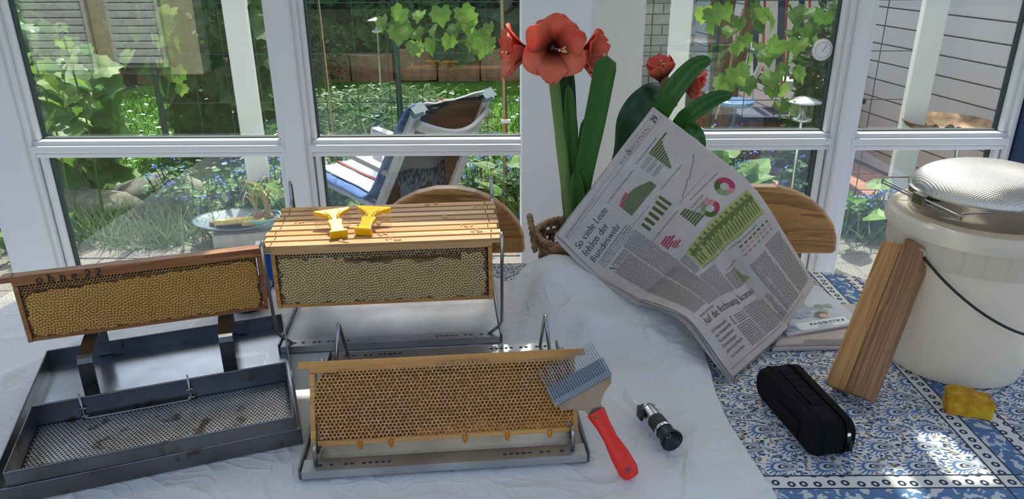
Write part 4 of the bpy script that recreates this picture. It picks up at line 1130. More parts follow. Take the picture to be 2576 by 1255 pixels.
# --- stands
def strip_holes(m, x0, x1, y0, y1, z, holes, r=.0037):
    """flat strip with round holes"""
    xs = sorted(holes); cy = (y0 + y1) / 2; hw = .0047; cur = x0
    def quad(a, b):
        if b - a > 1e-5: m.add([(a, y0, z), (b, y0, z), (b, y1, z), (a, y1, z)], [(0, 1, 2, 3)])
    for h in xs:
        quad(cur, h - hw); cur = h + hw; n = 12
        ring = [(h + r * math.cos(2 * PI * k / n), cy + r * math.sin(2 * PI * k / n), z) for k in range(n)]
        low = [(p[0], p[1], z - .003) for p in ring]
        sq = []
        for k in range(n):
            a = 2 * PI * k / n; cx, sy = math.cos(a), math.sin(a); s = min(hw / max(abs(cx), 1e-6), ((y1 - y0) / 2) / max(abs(sy), 1e-6)); sq.append((h + s * cx, cy + s * sy, z))
        m.add(ring + sq, [(k, n + k, n + (k + 1) % n, (k + 1) % n) for k in range(n)])
        m.add(ring + low, [(k, (k + 1) % n, n + (k + 1) % n, n + k) for k in range(n)])
        for sgx in (-1, 1):
            for sgy in (-1, 1):
                a = math.atan2((y1 - y0) / 2, hw); ca = (h + sgx * hw, cy + sgy * (y1 - y0) / 2, z)
                ks = sorted(range(n), key=lambda k: (sq[k][0] - ca[0]) ** 2 + (sq[k][1] - ca[1]) ** 2)[:2]
                m.add([ca, sq[ks[0]], sq[ks[1]]], [(0, 1, 2)])
    quad(cur, x1)
SW, SD = .455, .37
def make_stand(loc, rz, label):
    root = empty('frame_stand', loc, rz, label=label, cat='stand')
    m = MB()                                            # drip pan, low in the middle
    x, y = SW / 2, SD / 2
    m.grid([[(-x, -y + .03, .010), (-x, 0, .006), (-x, y - .03, .010)], [(x, -y + .03, .010), (x, 0, .006), (x, y - .03, .010)]])
    m.build('drip_plate', MT['steel'], root, solid=.0015)
    HL = [-.20, -.183, -.16, -.15, -.131, -.121, -.111, -.101, -.091]; HR = [.095, .105, .115, .125, .135, .155, .166, .188, .205]
    for sg in (-1, 1):
        m = MB(); y0, y1 = (-y, -y + .03) if sg < 0 else (y - .03, y)
        strip_holes(m, -x, x, y0, y1, .017, HL + HR)
        yy = -y if sg < 0 else y; yi = -y + .03 if sg < 0 else y - .03
        m.add([(-x, yy, .017), (x, yy, .017), (x, yy, .003), (-x, yy, .003)], [(0, 1, 2, 3)])
        m.add([(-x, yi, .017), (x, yi, .017), (x, yi, .008), (-x, yi, .008)], [(0, 1, 2, 3)])
        for sx in (-x, x): m.add([(sx, y0, .017), (sx, y1, .017), (sx, y1, .004), (sx, y0, .004)], [(0, 1, 2, 3)])
        m.build('hole_rail', MT['rail'], root)
    for sg in (-1, 1): MB().box((sg * (x + .003), 0, .011), (.004, SD - .004, .022)).build('side_lip', MT['darksteel'], root, bevel=.0008)
    for sx in (-1, 1):
        for sy in (-1, 1): MB().tube([(sx * (x - .02), sy * (y - .012), -.0005), (sx * (x - .02), sy * (y - .012), .006)], .004, 8).build('foot', MT['rod'], root)
    return root
s1 = make_stand((c1.x, c1.y, ST_Z), rot1, 'rear stainless stand carrying eight honey frames')
y = SD / 2
for sg in (-1, 1):
    P = [(sg * .205, -y + .014, .017), (sg * .226, -y + .016, .034), (sg * .232, -y + .006, .05), (sg * .2325, -y - .008, .18), (sg * .2325, -y - .010, .246), (sg * .2325, -y - .004, .252), (sg * .2325, -y + .004, .247), (sg * .2325, -y + .008, .232), (sg * .2325, -y + .02, .2235), (sg * .2325, .06, .2235), (sg * .2325, .10, .226), (sg * .2325, .112, .24), (sg * .2325, .114, .27), (sg * .2325, .120, .278), (sg * .2325, .127, .27), (sg * .2325, .13, .2), (sg * .226, y - .016, .02)]
    MB().tube(P, .0035, 10).build('support_rod', MT['rod'], s1, smooth=True)
c2l, c2r = Vector((-.334, .942, 0)), Vector((.121, .982, 0)); rot2 = math.atan2(c2r.y - c2l.y, c2r.x - c2l.x)
u2, v2 = Vector((math.cos(rot2), math.sin(rot2), 0)), Vector((-math.sin(rot2), math.cos(rot2), 0)); c2 = (c2l + c2r) / 2 + v2 * SD / 2
s2 = make_stand((c2.x, c2.y, ST_Z), rot2, 'front stainless stand holding the uncapped honey frame')
for sg in (-1, 1):
    # rear hairpin
    MB().tube([(sg * .195, y - .014, .017), (sg * .196, y - .075, .118), (sg * .196, y - .081, .123), (sg * .196, y - .087, .118), (sg * .206, y - .13, .011)], .0035, 10).build('support_rod', MT['rod'], s2, smooth=True)
    # front hairpin that carries the frame: hook in front, leg behind
    MB().tube([(sg * .206, -y + .013, .017), (sg * .206, -y + .016, .050), (sg * .206, -y + .021, .056), (sg * .206, -y + .028, .052), (sg * .206, -y + .034, .0285), (sg * .206, -y + .074, .0215), (sg * .206, -y + .082, .024), (sg * .206, -y + .145, .125), (sg * .206, -y + .150, .128), (sg * .206, -y + .153, .122), (sg * .206, -y + .16, .011)], .0035, 10).build('support_rod', MT['rod'], s2, smooth=True)
# --- uncapped frame in the front stand
b2 = (Vector((-.325, .985, 0)) + Vector((.108, 1.016, 0))) / 2 + v2 * .010
f2 = empty('framed_honeycomb', (b2.x, b2.y, .7755), rot=(R_(-28), 0, rot2), label='uncapped honey frame with open amber cells leaning in the front stand', cat='honey frame')
frame_wood(f2, MT['fwood_gold'], MT['fwood_gold'])
def open_keep(x, z):
    top = .1225 + .0030 * math.sin(x * 26 + .8) + .002 * math.sin(x * 61) - (.010 * max(0, -.13 - x) / .05)
    if not rrect(x, z, -.2075 + .004 * math.sin(z * 70), .2095, .009 + .0015 * math.sin(x * 70), top, .016): return False
    if z < .030 and x > -.05 and math.sin(x * 37) * .006 + .024 > z: return 2
    return True
hexcomb('open_comb', f2, open_keep, -.0145, MT['wax_white'], MT['honey'], pitch=.0064, depth=.007, seed=7, ragged=.0005)
MB().box((0, .002, .058), (.400, .022, .094)).build('comb_core', MT['honey'], f2)
for i, x in enumerate((-.14, -.09, .03, .10, .17)):
    m = MB(); m.lathe([(0, -.010), (.003, -.007), (.005, 0), (.006, .004)], 8, T=TRS((x, -.008, .0)))
    m.build('honey_drip', MT['honey'], f2, smooth=True)
# --- left frame with marker lettering
rot3 = math.atan2(1.364 - 1.228, .413); b3 = Vector((-.7085, 1.296, 0))
v3 = Vector((-math.sin(rot3), math.cos(rot3), 0)); b3 = b3 + v3 * .013
f3 = empty('framed_honeycomb', (b3.x, b3.y, .8355), rz=rot3, label='old honey frame with golden cappings and marker writing on its bar', cat='honey frame')
frame_wood(f3, MT['fwood_dark'], MT['fwood_dark'])
def k3(x, z): return rrect(x, z, -.2045 + wob(z) * .7, .205 + wob(z + .2) * .7, .0095 + wob(x) * .6, .1065 + wob(x + .1) * .6 + .006 * x / .2, .016)
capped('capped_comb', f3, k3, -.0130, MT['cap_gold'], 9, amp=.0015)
hexcomb('open_cells', f3, lambda x, z: rrect(x, z, -.2065, .2065, .008, .115, .01) and not rrect(x, z, -.200, .200, .013, .1005, .014), -.0108, MT['wax_old'], MT['cell_brown'], seed=14, ragged=.0004)
MB().box((0, .001, .060), (.412, .020, .104)).build('comb_core', MT['cell_dark'], f3)
# --- left drip tray and sieve tray
rt = R_(20.0); tcn = Vector((-.647, 1.170, 0)); TW, TD = .455, .445
tr = empty('drip_tray', (tcn.x, tcn.y, ST_Z), rt, label='large grey steel drip tray with two bent straps', cat='tray')
def open_tray(root, w, d, h, t=.0015, z0=0.0, lip=.004, name='tray_wall', mt='darksteel', floor=True, fm='traysteel'):
    for sg in (-1, 1):
        m = MB().box((0, sg * d / 2, z0 + h / 2), (w + t, t, h)); m.tube([(-w / 2, sg * d / 2, z0 + h), (w / 2, sg * d / 2, z0 + h)], .0017, 6); m.build(name, MT[mt], root)
        m = MB().box((sg * w / 2, 0, z0 + h / 2), (t, d - t, h)); m.tube([(sg * w / 2, -d / 2, z0 + h), (sg * w / 2, d / 2, z0 + h)], .0017, 6); m.build(name, MT[mt], root)
    if floor: MB().box((0, 0, z0 + .0012), (w - t, d - t, .002)).build('tray_floor', MT[fm], root)
open_tray(tr, TW, TD, .030)
def strap(bx, by, fx, fy):
    """bent flat strap from the rear wall forward and down to the floor (world xy of its rear and front edge)"""
    inv = lambda x_, y_: Vector(((x_ - tcn.x) * math.cos(rt) + (y_ - tcn.y) * math.sin(rt), -(x_ - tcn.x) * math.sin(rt) + (y_ - tcn.y) * math.cos(rt), 0))
    B, F_ = inv(bx, by), inv(fx, fy); zt = .8305 - ST_Z
    B.x = F_.x = (B.x + F_.x) / 2
    P = [Vector((B.x, TD / 2 - .002, .004)), Vector((B.x, TD / 2 - .002, zt - .012)), Vector((B.x, TD / 2 - .006, zt - .003)), Vector((B.x, TD / 2 - .015, zt)), Vector((F_.x, F_.y + .008, zt)), Vector((F_.x, F_.y + .001, zt - .003)), Vector((F_.x, F_.y - .002, zt - .012)), Vector((F_.x, F_.y - .006, .003))]
    flatbar(P, .026, .0022, (1, 0, 0)).build('strap', MT['darksteel'], tr, bevel=.0005)
    MB().box((B.x + .012, TD / 2 - .004, .019), (.045, .003, .020)).build('strap_clip', MT['darksteel'], tr)
strap(-.818, 1.270, -.788, 1.183); strap(-.594, 1.346, -.549, 1.263)
sc_ = Vector((-.594, 1.052, 0)); VW, VD, VH = .418, .185, .0535; VZ = ST_Z + .0024
sv = empty('sieve_tray', (sc_.x, sc_.y, VZ), R_(19.6), label='perforated steel sieve tray standing in the front of the drip tray', cat='tray')
open_tray(sv, VW, VD, VH, floor=False)
m = MB(); ph = .0066; nx, ny = int((VW - .004) / ph), int((VD - .004) / (ph * .866)); n = 8; zf = .014
for j in range(ny):
    for i in range(nx):
        cx = -VW / 2 + .004 + (i + .5) * ph + (ph * .25 if j % 2 else -ph * .25); cy = -VD / 2 + .004 + (j + .5) * ph * .866
        ring = [(cx + .0021 * math.cos(2 * PI * (k + .5) / n), cy + .0021 * math.sin(2 * PI * (k + .5) / n), zf) for k in range(n)]
        sq = []
        for k in range(n):
            a = 2 * PI * (k + .5) / n; c_, s_ = math.cos(a), math.sin(a); s = 1 / max(abs(c_) / (ph / 2), abs(s_) / (ph * .433)); sq.append((cx + s * c_, cy + s * s_, zf))
        m.add(ring + sq, [(k, n + k, n + (k + 1) % n, (k + 1) % n) for k in range(n)])
        co = [(cx + sx * ph / 2, cy + sy * ph * .433, zf) for sx, sy in ((1, 1), (-1, 1), (-1, -1), (1, -1))]
        for q in range(4):
            k0 = q * 2; m.add([co[q], sq[k0], sq[(k0 + 1) % n]], [(0, 1, 2)])
m.build('perforated_floor', MT['perf'], sv)
m = MB(); wz = zf + .002
P = crom([(-.135, VD / 2 - .006, VH + .012), (-.135, VD / 2 - .006, wz + .008)], 1) + [Vector((-.133, VD / 2 - .007, wz + .002)), Vector((-.128, VD / 2 - .009, wz)), Vector((.032, VD / 2 - .009, wz)), Vector((.037, VD / 2 - .007, wz + .002)), Vector((.039, VD / 2 - .006, wz + .008)), Vector((.039, VD / 2 - .006, VH + .012))]
m.tube(P, .0018, 8)
for x in (-.135, .039):
    for z in (.018, .034): m.tube([(x - .006, VD / 2 - .004, z), (x + .006, VD / 2 - .004, z)], .0022, 6)
m.build('wire_handle', MT['rod'], sv, smooth=True)
# ------------------------------------------------------------------ lettering
def arc(cx, cy, rx, ry, a0, a1, n=10):
    return [(cx + rx * math.cos(R_(a0 + (a1 - a0) * k / n)), cy + ry * math.sin(R_(a0 + (a1 - a0) * k / n))) for k in range(n + 1)]
K, T_ = .095, .038                                     # thick and thin pens
def sf(x, y, w=.11): return (T_, [(x - w, y), (x + w, y)])
XH, CH, AH, DH = .46, .68, .72, -.22
def G():
    g = {}
    g['o'] = (.52, [(K * .8, arc(.26, .23, .20, .22, 0, 360, 20))])
    g['O'] = (.78, [(K * .85, arc(.39, .34, .32, .34, 0, 360, 24))])
    g['e'] = (.47, [(T_, [(.06, .25), (.42, .25)]), (K * .75, arc(.24, .23, .19, .22, 0, 325, 18))])
    g['c'] = (.45, [(K * .8, arc(.25, .23, .20, .22, 50, 315, 14))])
    g['a'] = (.47, [(K * .8, arc(.22, .34, .16, .12, 165, 0, 8) + [(.38, .05), (.45, .02)]), (K * .7, arc(.22, .13, .16, .13, 20, 340, 14))])
    g['i'] = (.27, [(K, [(.135, 0), (.135, XH)]), sf(.135, .01), (T_, [(.04, XH - .02), (.14, XH)]), (K * 1.1, [(.135, .60), (.135, .66)])])
    g['l'] = (.27, [(K, [(.135, 0), (.135, AH)]), sf(.135, .01), (T_, [(.04, AH - .02), (.14, AH)])])
    g['t'] = (.32, [(K, [(.15, .60), (.15, .10)] + arc(.23, .09, .08, .08, 180, 300, 5)), (T_, [(.02, .45), (.29, .45)])])
    g['f'] = (.33, [(K, [(.15, 0), (.15, .58)] + arc(.25, .60, .10, .12, 180, 60, 6)), (T_, [(.03, .45), (.29, .45)]), sf(.15, .01)])
    def bow(x, w): return [(x, .30)] + arc(x + w / 2, .30, w / 2, .16, 180, 0, 8) + [(x + w, 0)]
    g['n'] = (.56, [(K, [(.12, 0), (.12, XH)]), (K * .8, bow(.12, .30)), sf(.12, .01), sf(.42, .01), (T_, [(.02, XH - .02), (.13, XH)])])
    g['h'] = (.56, [(K, [(.12, 0), (.12, AH)]), (K * .8, bow(.12, .30)), sf(.12, .01), sf(.42, .01), (T_, [(.02, AH - .02), (.13, AH)])])
    g['m'] = (.84, [(K, [(.12, 0), (.12, XH)]), (K * .8, bow(.12, .29)), (K * .8, bow(.41, .29)), sf(.12, .01), sf(.41, .01, .09), sf(.70, .01), (T_, [(.02, XH - .02), (.13, XH)])])
    g['r'] = (.39, [(K, [(.12, 0), (.12, XH)]), (K * .8, [(.12, .28)] + arc(.27, .30, .13, .14, 160, 50, 6)), sf(.12, .01), (T_, [(.02, XH - .02), (.13, XH)])])
    g['u'] = (.56, [(K, [(.12, XH), (.12, .14)] + arc(.25, .14, .13, .13, 180, 330, 8)), (K, [(.42, XH), (.42, 0)]), (T_, [(.02, XH - .01), (.13, XH)]), (T_, [(.32, XH - .01), (.43, XH)]), (T_, [(.42, .01), (.52, .03)])])
    g['d'] = (.54, [(K * .8, arc(.24, .23, .18, .22, 0, 360, 18)), (K, [(.42, 0), (.42, AH)]), (T_, [(.32, AH - .02), (.43, AH)]), (T_, [(.42, .01), (.52, .03)])])
    g['g'] = (.49, [(K * .75, arc(.22, .30, .16, .15, 0, 360, 16)), (T_, [(.34, .42), (.46, .45)]), (K * .7, [(.12, .16), (.10, .08), (.36, .03)]), (K * .6, arc(.23, -.09, .19, .11, 40, -320, 16))])
    g['k'] = (.55, [(K, [(.12, 0), (.12, AH)]), (T_, [(.12, .20), (.42, .45)]), (K, [(.22, .26), (.46, 0)]), sf(.12, .01), sf(.46, .01), sf(.42, .45, .08), (T_, [(.02, AH - .02), (.13, AH)])])
    g['v'] = (.50, [(K, [(.08, XH), (.25, 0)]), (T_, [(.25, 0), (.42, XH)]), sf(.08, XH, .08), sf(.42, XH, .08)])
    g['w'] = (.74, [(K, [(.08, XH), (.22, 0)]), (T_, [(.22, 0), (.37, XH)]), (K, [(.37, XH), (.51, 0)]), (T_, [(.51, 0), (.66, XH)]), sf(.08, XH, .08), sf(.37, XH, .08), sf(.66, XH, .08)])
    g['s'] = (.41, [(K * .75, arc(.20, .34, .13, .11, 40, 230, 8) + arc(.20, .115, .14, .115, 60, -150, 10))])
    g['S'] = (.54, [(K * .9, arc(.27, .51, .18, .165, 30, 240, 10) + arc(.27, .17, .19, .17, 60, -160, 12))])
    g['L'] = (.58, [(K, [(.15, 0), (.15, CH)]), (T_, [(.04, .015), (.50, .015), (.53, .18)]), sf(.15, CH)])
    g['B'] = (.62, [(K, [(.15, 0), (.15, CH)]), (K * .8, [(.15, CH - .01), (.30, CH - .01)] + arc(.30, .52, .16, .15, 90, -90, 8) + [(.15, .36)]), (K * .8, [(.30, .36)] + arc(.32, .185, .20, .175, 90, -90, 9) + [(.05, .01)]), sf(.12, CH - .01)])
    g['A'] = (.68, [(T_, [(.08, 0), (.34, CH)]), (K, [(.32, CH), (.60, 0)]), (T_, [(.17, .24), (.48, .24)]), sf(.08, .01), sf(.60, .01)])
    g['R'] = (.64, [(K, [(.15, 0), (.15, CH)]), (K * .8, [(.05, CH - .01), (.28, CH - .01)] + arc(.28, .50, .17, .17, 90, -90, 8) + [(.15, .33)]), (K, [(.28, .33), (.56, .01)]), sf(.15, .01), sf(.57, .01, .08)])
    g['V'] = (.68, [(K, [(.08, CH), (.34, 0)]), (T_, [(.34, 0), (.60, CH)]), sf(.08, CH), sf(.60, CH)])
    g['W'] = (.96, [(K, [(.08, CH), (.28, 0)]), (T_, [(.28, 0), (.48, CH)]), (K, [(.48, CH), (.68, 0)]), (T_, [(.68, 0), (.88, CH)]), sf(.08, CH), sf(.48, CH, .08), sf(.88, CH)])
    g['E'] = (.60, [(K, [(.15, 0), (.15, CH)]), (T_, [(.04, CH - .01), (.50, CH - .01), (.52, CH - .13)]), (T_, [(.15, .35), (.40, .35)]), (T_, [(.04, .015), (.53, .015), (.55, .15)])])
    g['T'] = (.64, [(K, [(.32, 0), (.32, CH)]), (T_, [(.05, CH - .14), (.06, CH - .01), (.58, CH - .01), (.59, CH - .14)]), sf(.32, .01)])
    g['H'] = (.76, [(K, [(.15, 0), (.15, CH)]), (K, [(.61, 0), (.61, CH)]), (T_, [(.15, .35), (.61, .35)]), sf(.15, .01), sf(.61, .01), sf(.15, CH), sf(.61, CH)])
    g['N'] = (.76, [(T_, [(.14, 0), (.14, CH)]), (K, [(.14, CH), (.60, .02)]), (T_, [(.60, 0), (.60, CH)]), sf(.14, .01), sf(.10, CH), sf(.60, CH)])
    g['&'] = (.74, [(K * .7, [(.62, .02), (.22, .50)] + arc(.33, .56, .12, .12, 200, -20, 10) + [(.16, .28)] + arc(.27, .15, .19, .16, 150, 300, 8) + [(.62, .40)]), (T_, [(.52, .41), (.70, .41)])])
    g['2'] = (.50, [(K * .9, arc(.25, .48, .17, .18, 160, -20, 10) + [(.08, .03)]), (K * .8, [(.08, .035), (.44, .035)])])
    g['9'] = (.50, [(K * .9, arc(.25, .47, .17, .19, 0, 360, 16)), (K * .9, [(.42, .45), (.38, .2), (.18, .0)])])
    return g
GL = G()
def glyph_line(text, size, mb, place, mono=None, track=0.0, weight=1.0, x0=0.0, y0=0.0):
    """ribbon strokes for each character; place(x,y)->3D"""
    x = x0
    for ch in text:
        if ch == ' ': x += .30 * size; continue
        w, st = GL[ch]
        for (pw, pts) in st:
            h = (mono or pw) * size * .5 * weight
            P = [Vector((a * size + x, b * size + y0)) for a, b in pts]
            Lp, Rp = [], []
            for i in range(len(P)):
                d = P[min(i + 1, len(P) - 1)] - P[max(i - 1, 0)]
                if d.length < 1e-9: d = Vector((1, 0))
                d.normalize(); nn = Vector((-d.y, d.x)) * h
                Lp.append(P[i] + nn); Rp.append(P[i] - nn)
            vs = [place(p.x, p.y) for p in Lp] + [place(p.x, p.y) for p in Rp]; n = len(P)
            mb.add(vs, [(i, i + 1, n + i + 1, n + i) for i in range(n - 1)])
        x += (w + track) * size
    return x
def font_text(text, size, mb, place, shear=0.0, mi=0):
    """small print in the built-in sans face"""
    cu = bpy.data.curves.new('tmp', 'FONT'); cu.body = text; cu.size = size; cu.resolution_u = 1; cu.shear = shear
    ob = bpy.data.objects.new('tmp', cu); C.objects.link(ob)
    dg = bpy.context.evaluated_depsgraph_get(); me = ob.evaluated_get(dg).to_mesh()
    vs = [place(v.co.x, v.co.y) for v in me.vertices]; fs = [tuple(p.vertices) for p in me.polygons]
    mb.add(vs, fs, mi); ob.evaluated_get(dg).to_mesh_clear()
    bpy.data.objects.remove(ob); bpy.data.curves.remove(cu)
# marker writing on the old frame
mk = MB()
yy_ = -.01275
glyph_line('ohne', .020, mk, lambda x, z: (x, yy_, z), mono=.12, track=.42, x0=-.178, y0=.1185)
glyph_line('22', .021, mk, lambda x, z: (x, yy_, z), mono=.12, track=.35, x0=-.098, y0=.1185)
mk.build('marker_lettering', MT['ink'], f3)

# ------------------------------------------------------------------ newspaper
MT['paper'] = mat('newsprint', (0.60, 0.53, 0.50), .9, spec=.1, col2=(0.65, 0.575, 0.54), ns=30, transl=.12, bump=.1, bs=120)
MT['newsink'] = mat('news_ink', (0.055, 0.05, 0.05), .9, spec=.1)
MT['greyink'] = mat('grey_text_ink', (0.22, 0.20, 0.19), .9, spec=.1)
MT['inkgreen'] = mat('green_ink', (0.10, 0.14, 0.045), .9, spec=.1)
MT['inkolive'] = mat('olive_ink', (0.40, 0.42, 0.16), .9, spec=.1)
MT['inkolive2'] = mat('dark_olive_ink', (0.16, 0.18, 0.06), .9, spec=.1)
MT['inkred'] = mat('crimson_ink', (0.42, 0.06, 0.11), .9, spec=.1)
MT['inkpink'] = mat('pink_ink', (0.62, 0.25, 0.25), .9, spec=.1)
MT['inksage'] = mat('sage_ink', (0.25, 0.32, 0.16), .9, spec=.1)
CP = [[[0.101, 1.539, 0.929], [0.167, 1.614, 0.988], [0.242, 1.663, 1.075], [0.334, 1.729, 1.175]], [[0.199, 1.555, 0.824], [0.273, 1.619, 0.897], [0.353, 1.628, 1.001], [0.449, 1.691, 1.092]], [[0.273, 1.433, 0.824], [0.358, 1.516, 0.86], [0.429, 1.518, 0.959], [0.544, 1.6, 1.023]], [[0.345, 1.305, 0.843], [0.417, 1.395, 0.845], [0.51, 1.48, 0.847], [0.62, 1.563, 0.917]], [[0.426, 1.23, 0.752], [0.505, 1.314, 0.757], [0.593, 1.402, 0.772], [0.689, 1.526, 0.811]]]
US, VS = [0, .3, .62, 1.], [0, .25, .5, .75, 1.]
def cr1(P, ts, t):
    i = 0
    while i < len(ts) - 2 and t > ts[i + 1]: i += 1
    a, b = P[i], P[i + 1]; u = (t - ts[i]) / (ts[i + 1] - ts[i])
    ma = (P[i + 1] - P[i - 1]) / (ts[i + 1] - ts[i - 1]) if i > 0 else (b - a) / (ts[i + 1] - ts[i])
    mb_ = (P[i + 2] - P[i]) / (ts[i + 2] - ts[i]) if i + 2 < len(ts) else (b - a) / (ts[i + 1] - ts[i])
    h = ts[i + 1] - ts[i]; ma = ma * h * .75; mb_ = mb_ * h * .75
    return a * (2*u**3 - 3*u*u + 1) + ma * (u**3 - 2*u*u + u) + b * (-2*u**3 + 3*u*u) + mb_ * (u**3 - u*u)
CPV = [[Vector(p) for p in row] for row in CP]
_NG = (60, 84); _cache = {}
def SP0(u, v):
    return cr1([cr1(row, US, u) for row in CPV], VS, v)
_grid = [[SP0(i / _NG[0], j / _NG[1]) for j in range(_NG[1] + 1)] for i in range(_NG[0] + 1)]
def _fold(u, v):
    """creases of the page: mid fold, a valley in the lower right, faint quarter folds"""
    k = lambda t, w: max(0.0, 1 - abs(t) / w)
    d = -.004 * k(v - .5, .035) + .0022 * k(v - .21, .03) - .0015 * k(u - .5, .02)
    d -= .021 * k(u - .66 - .05 * (v - .75), .085) * min(1, max(0, (v - .52) / .22))
    d += .006 * k(u - .30 - .35 * (v - .62), .07) * k(v - .64, .16)
    d += .0012 * math.sin(u * 23 + v * 9) * math.sin(v * 17 + 1)
    return d
_base = [row[:] for row in _grid]
_n0 = (_base[30][43] - _base[30][42]).cross(_base[31][42] - _base[30][42]); _s0 = 1.0 if _n0.dot(Vector((0, 0, CAM_Z)) - _base[30][42]) > 0 else -1.0
for i in range(_NG[0] + 1):
    for j in range(_NG[1] + 1):
        i0, j0 = min(i, _NG[0] - 1), min(j, _NG[1] - 1)
        n_ = (_base[i0][j0 + 1] - _base[i0][j0]).cross(_base[i0 + 1][j0] - _base[i0][j0]).normalized() * _s0
        _grid[i][j] = _base[i][j] + n_ * _fold(i / _NG[0], j / _NG[1])
def SP(u, v, lift=0.0):
    a, b = min(max(u, 0), 1) * _NG[0], min(max(v, 0), 1) * _NG[1]; i, j = min(int(a), _NG[0] - 1), min(int(b), _NG[1] - 1); s, t = a - i, b - j
    p00, p10, p01, p11 = _grid[i][j], _grid[i+1][j], _grid[i][j+1], _grid[i+1][j+1]
    p = p00 * (1-s) * (1-t) + p10 * s * (1-t) + p01 * (1-s) * t + p11 * s * t
    if lift:
        n_ = (p01 - p00).cross(p10 - p00); n_.normalize()
        p = p + n_ * lift
    return p
PW, PH = .40, .57
NP0 = Vector(CP[4][0]); NP0.z = .752
npr = empty('newspaper', tuple(NP0), label='open newspaper page with charts and headlines leaning on the plant basket', cat='newspaper')
_tst = SP(.5, .5, .01) - SP(.5, .5); SGN = 1.0 if _tst.dot(Vector((0, 0, CAM_Z)) - SP(.5, .5)) > 0 else -1.0
def nb(m, name, mt, **k): o = m.build(name, mt, npr, **k); o.location = -NP0; return o
rows = [[_grid[i][j] for j in range(_NG[1] + 1)] for i in range(_NG[0] + 1)]
nb(MB().grid(rows), 'front_page', MT['paper'], smooth=True)
for k in (1, 2, 3):                                     # further leaves behind, slightly out of register
    rr_ = [[SP(i / 20, j / 28, -SGN * (.0016 * k + .0015 * k * math.sin(i * .4 + k) ** 2)) + (SP(1, .5) - SP(0, .5)).normalized() * (-.003 * k + .002 * math.sin(j * .6 + k)) + (SP(.5, 1) - SP(.5, .9)).normalized() * .0022 * (k - 2) for j in range(29)] for i in range(21)]
    nb(MB().grid(rr_), 'inner_page', MT['paper'], smooth=True)
LIFT = SGN * .0007
def pl(ox, oy, rot=0.0):
    """page coordinates in metres from the top left corner, y down"""
    return lambda x, y: SP((ox + x) / PW, (oy - y) / PH, LIFT)
def prect(m, x0, y0, x1, y1, mi=0):
    nx = max(1, int(abs(x1 - x0) / .012)); ny = max(1, int(abs(y1 - y0) / .012))
    m.grid([[SP((x0 + (x1 - x0) * i / nx) / PW, (y0 + (y1 - y0) * j / ny) / PH, LIFT) for j in range(ny + 1)] for i in range(nx + 1)], mi)
def item(fn, name, mt):
    m = MB(); fn(m); return nb(m, name, mt)
def head(txt, size, x, y, **k): item(lambda m: glyph_line(txt, size, m, pl(x, y), **k), 'headline_line', MT['newsink'])
head('So viele Leute', .0205, .014, .064); head('fehlen der', .0205, .014, .087); head('Bundeswehr', .0205, .016, .110)
head('Auf die Rechnung komm', .0190, .036, .470); head('an', .0190, .252, .468)
head('29', .0190, .363, .027, weight=1.5); head('WERT', .0140, .234, .027, weight=.7); head('&', .0200, .271, .027); head('WOHNEN', .0140, .284, .027, weight=.7, track=-.02)
head('V', .022, .029, .176); head('E', .022, .114, .500)
def small(txt, size, x, y, sh=0.0): item(lambda m: font_text(txt, size, m, pl(x, y), sh), 'text_line', MT['newsink'])
for k, t in enumerate(['Deutschland will kriegstüchtig werden.', 'Dafür braucht es nicht nur militärisches', 'Gerät, sondern auch viel mehr Soldaten.']): small(t, .0074, .024, .122 + k * .0082)
small('Von Anna Sophie Kühne und Stefan Walter', .0066, .024, .147, .3)
for k, t in enumerate(['Ob Frühjahrsputz', 'oder Haushaltshilfe:', 'Für haushaltsnahe', 'Dienstleistungen', 'gelten neue Regeln.']): small(t, .0088, .034, .488 + k * .0100)
small('Von Daniela Adler', .0076, .034, .540, .3); small('DER STEUERTIPP', .0068, .047, .452)
small('FRANKFURTER ALLGEMEINE SONNTAGSZEITUNG, 13. APRIL 2025, NR. 15', .0040, .012, .0245)
for (t, x, y) in (('Das Heer ist die größte Streitkraft', .262, .052), ('Die Zahl der Soldaten ist lange gesunken', .150, .055), ('Der Frauenanteil steigt nur langsam', .245, .132), ('Personalmangel in allen Bereichen', .150, .136), ('Nur wenige junge Deutsche wollen dienen', .268, .212), ('Viele befürworten eine Wehrpflicht', .145, .206), ('So viel Truppe kommt im Vergleich', .268, .362), ('So viel verdienen Soldaten', .212, .388)): small(t, .0056, x, y)
def rule(x0, y0, x1, y1): item(lambda m: prect(m, x0, y0, x1, y1), 'rule_line', MT['newsink'])
rule(.012, .0300, .392, .0305); rule(.225, .0100, .392, .0104); rule(.012, .0185, .225, .0189); rule(.010, .555, .34, .5556); rule(.245, .196, .345, .1964)
bt = MB(); r = random.Random(17)
def column(x0, x1, y0, y1, lead=.0044, h=.0021):
    y = y0
    while y < y1:
        x = x0
        while x < x1 - .002:
            w = min(r.uniform(.003, .011), x1 - x); prect(bt, x, y, x + w, y + h); x += w + .0015
        y += lead
column(.046, .084, .160, .176); column(.029, .084, .180, .435); column(.088, .143, .152, .440); column(.147, .166, .285, .35); column(.147, .200, .362, .440); column(.204, .232, .395, .44)
column(.288, .334, .415, .545); column(.340, .388, .405, .545); column(.240, .284, .490, .548)
column(.134, .170, .487, .503); column(.114, .170, .506, .548); column(.174, .234, .484, .548)
for k in range(3): column(.262, .300, .062 + k * .014, .070 + k * .014, .0034, .0012)
for k in range(3): column(.252, .300, .222 + k * .011, .228 + k * .011, .0034, .0012)
nb(bt, 'body_text', MT['greyink'])['kind'] = 'stuff'
INKS = [MT['inkgreen'], MT['inkred'], MT['inksage'], MT['inkpink']]
def barchart(rects, name='bar_chart'):
    m = MB()
    for (x0, y0, x1, y1, mi) in rects: prect(m, x0, y0, x1, y1, mi)
    nb(m, name, INKS)['kind'] = 'stuff'
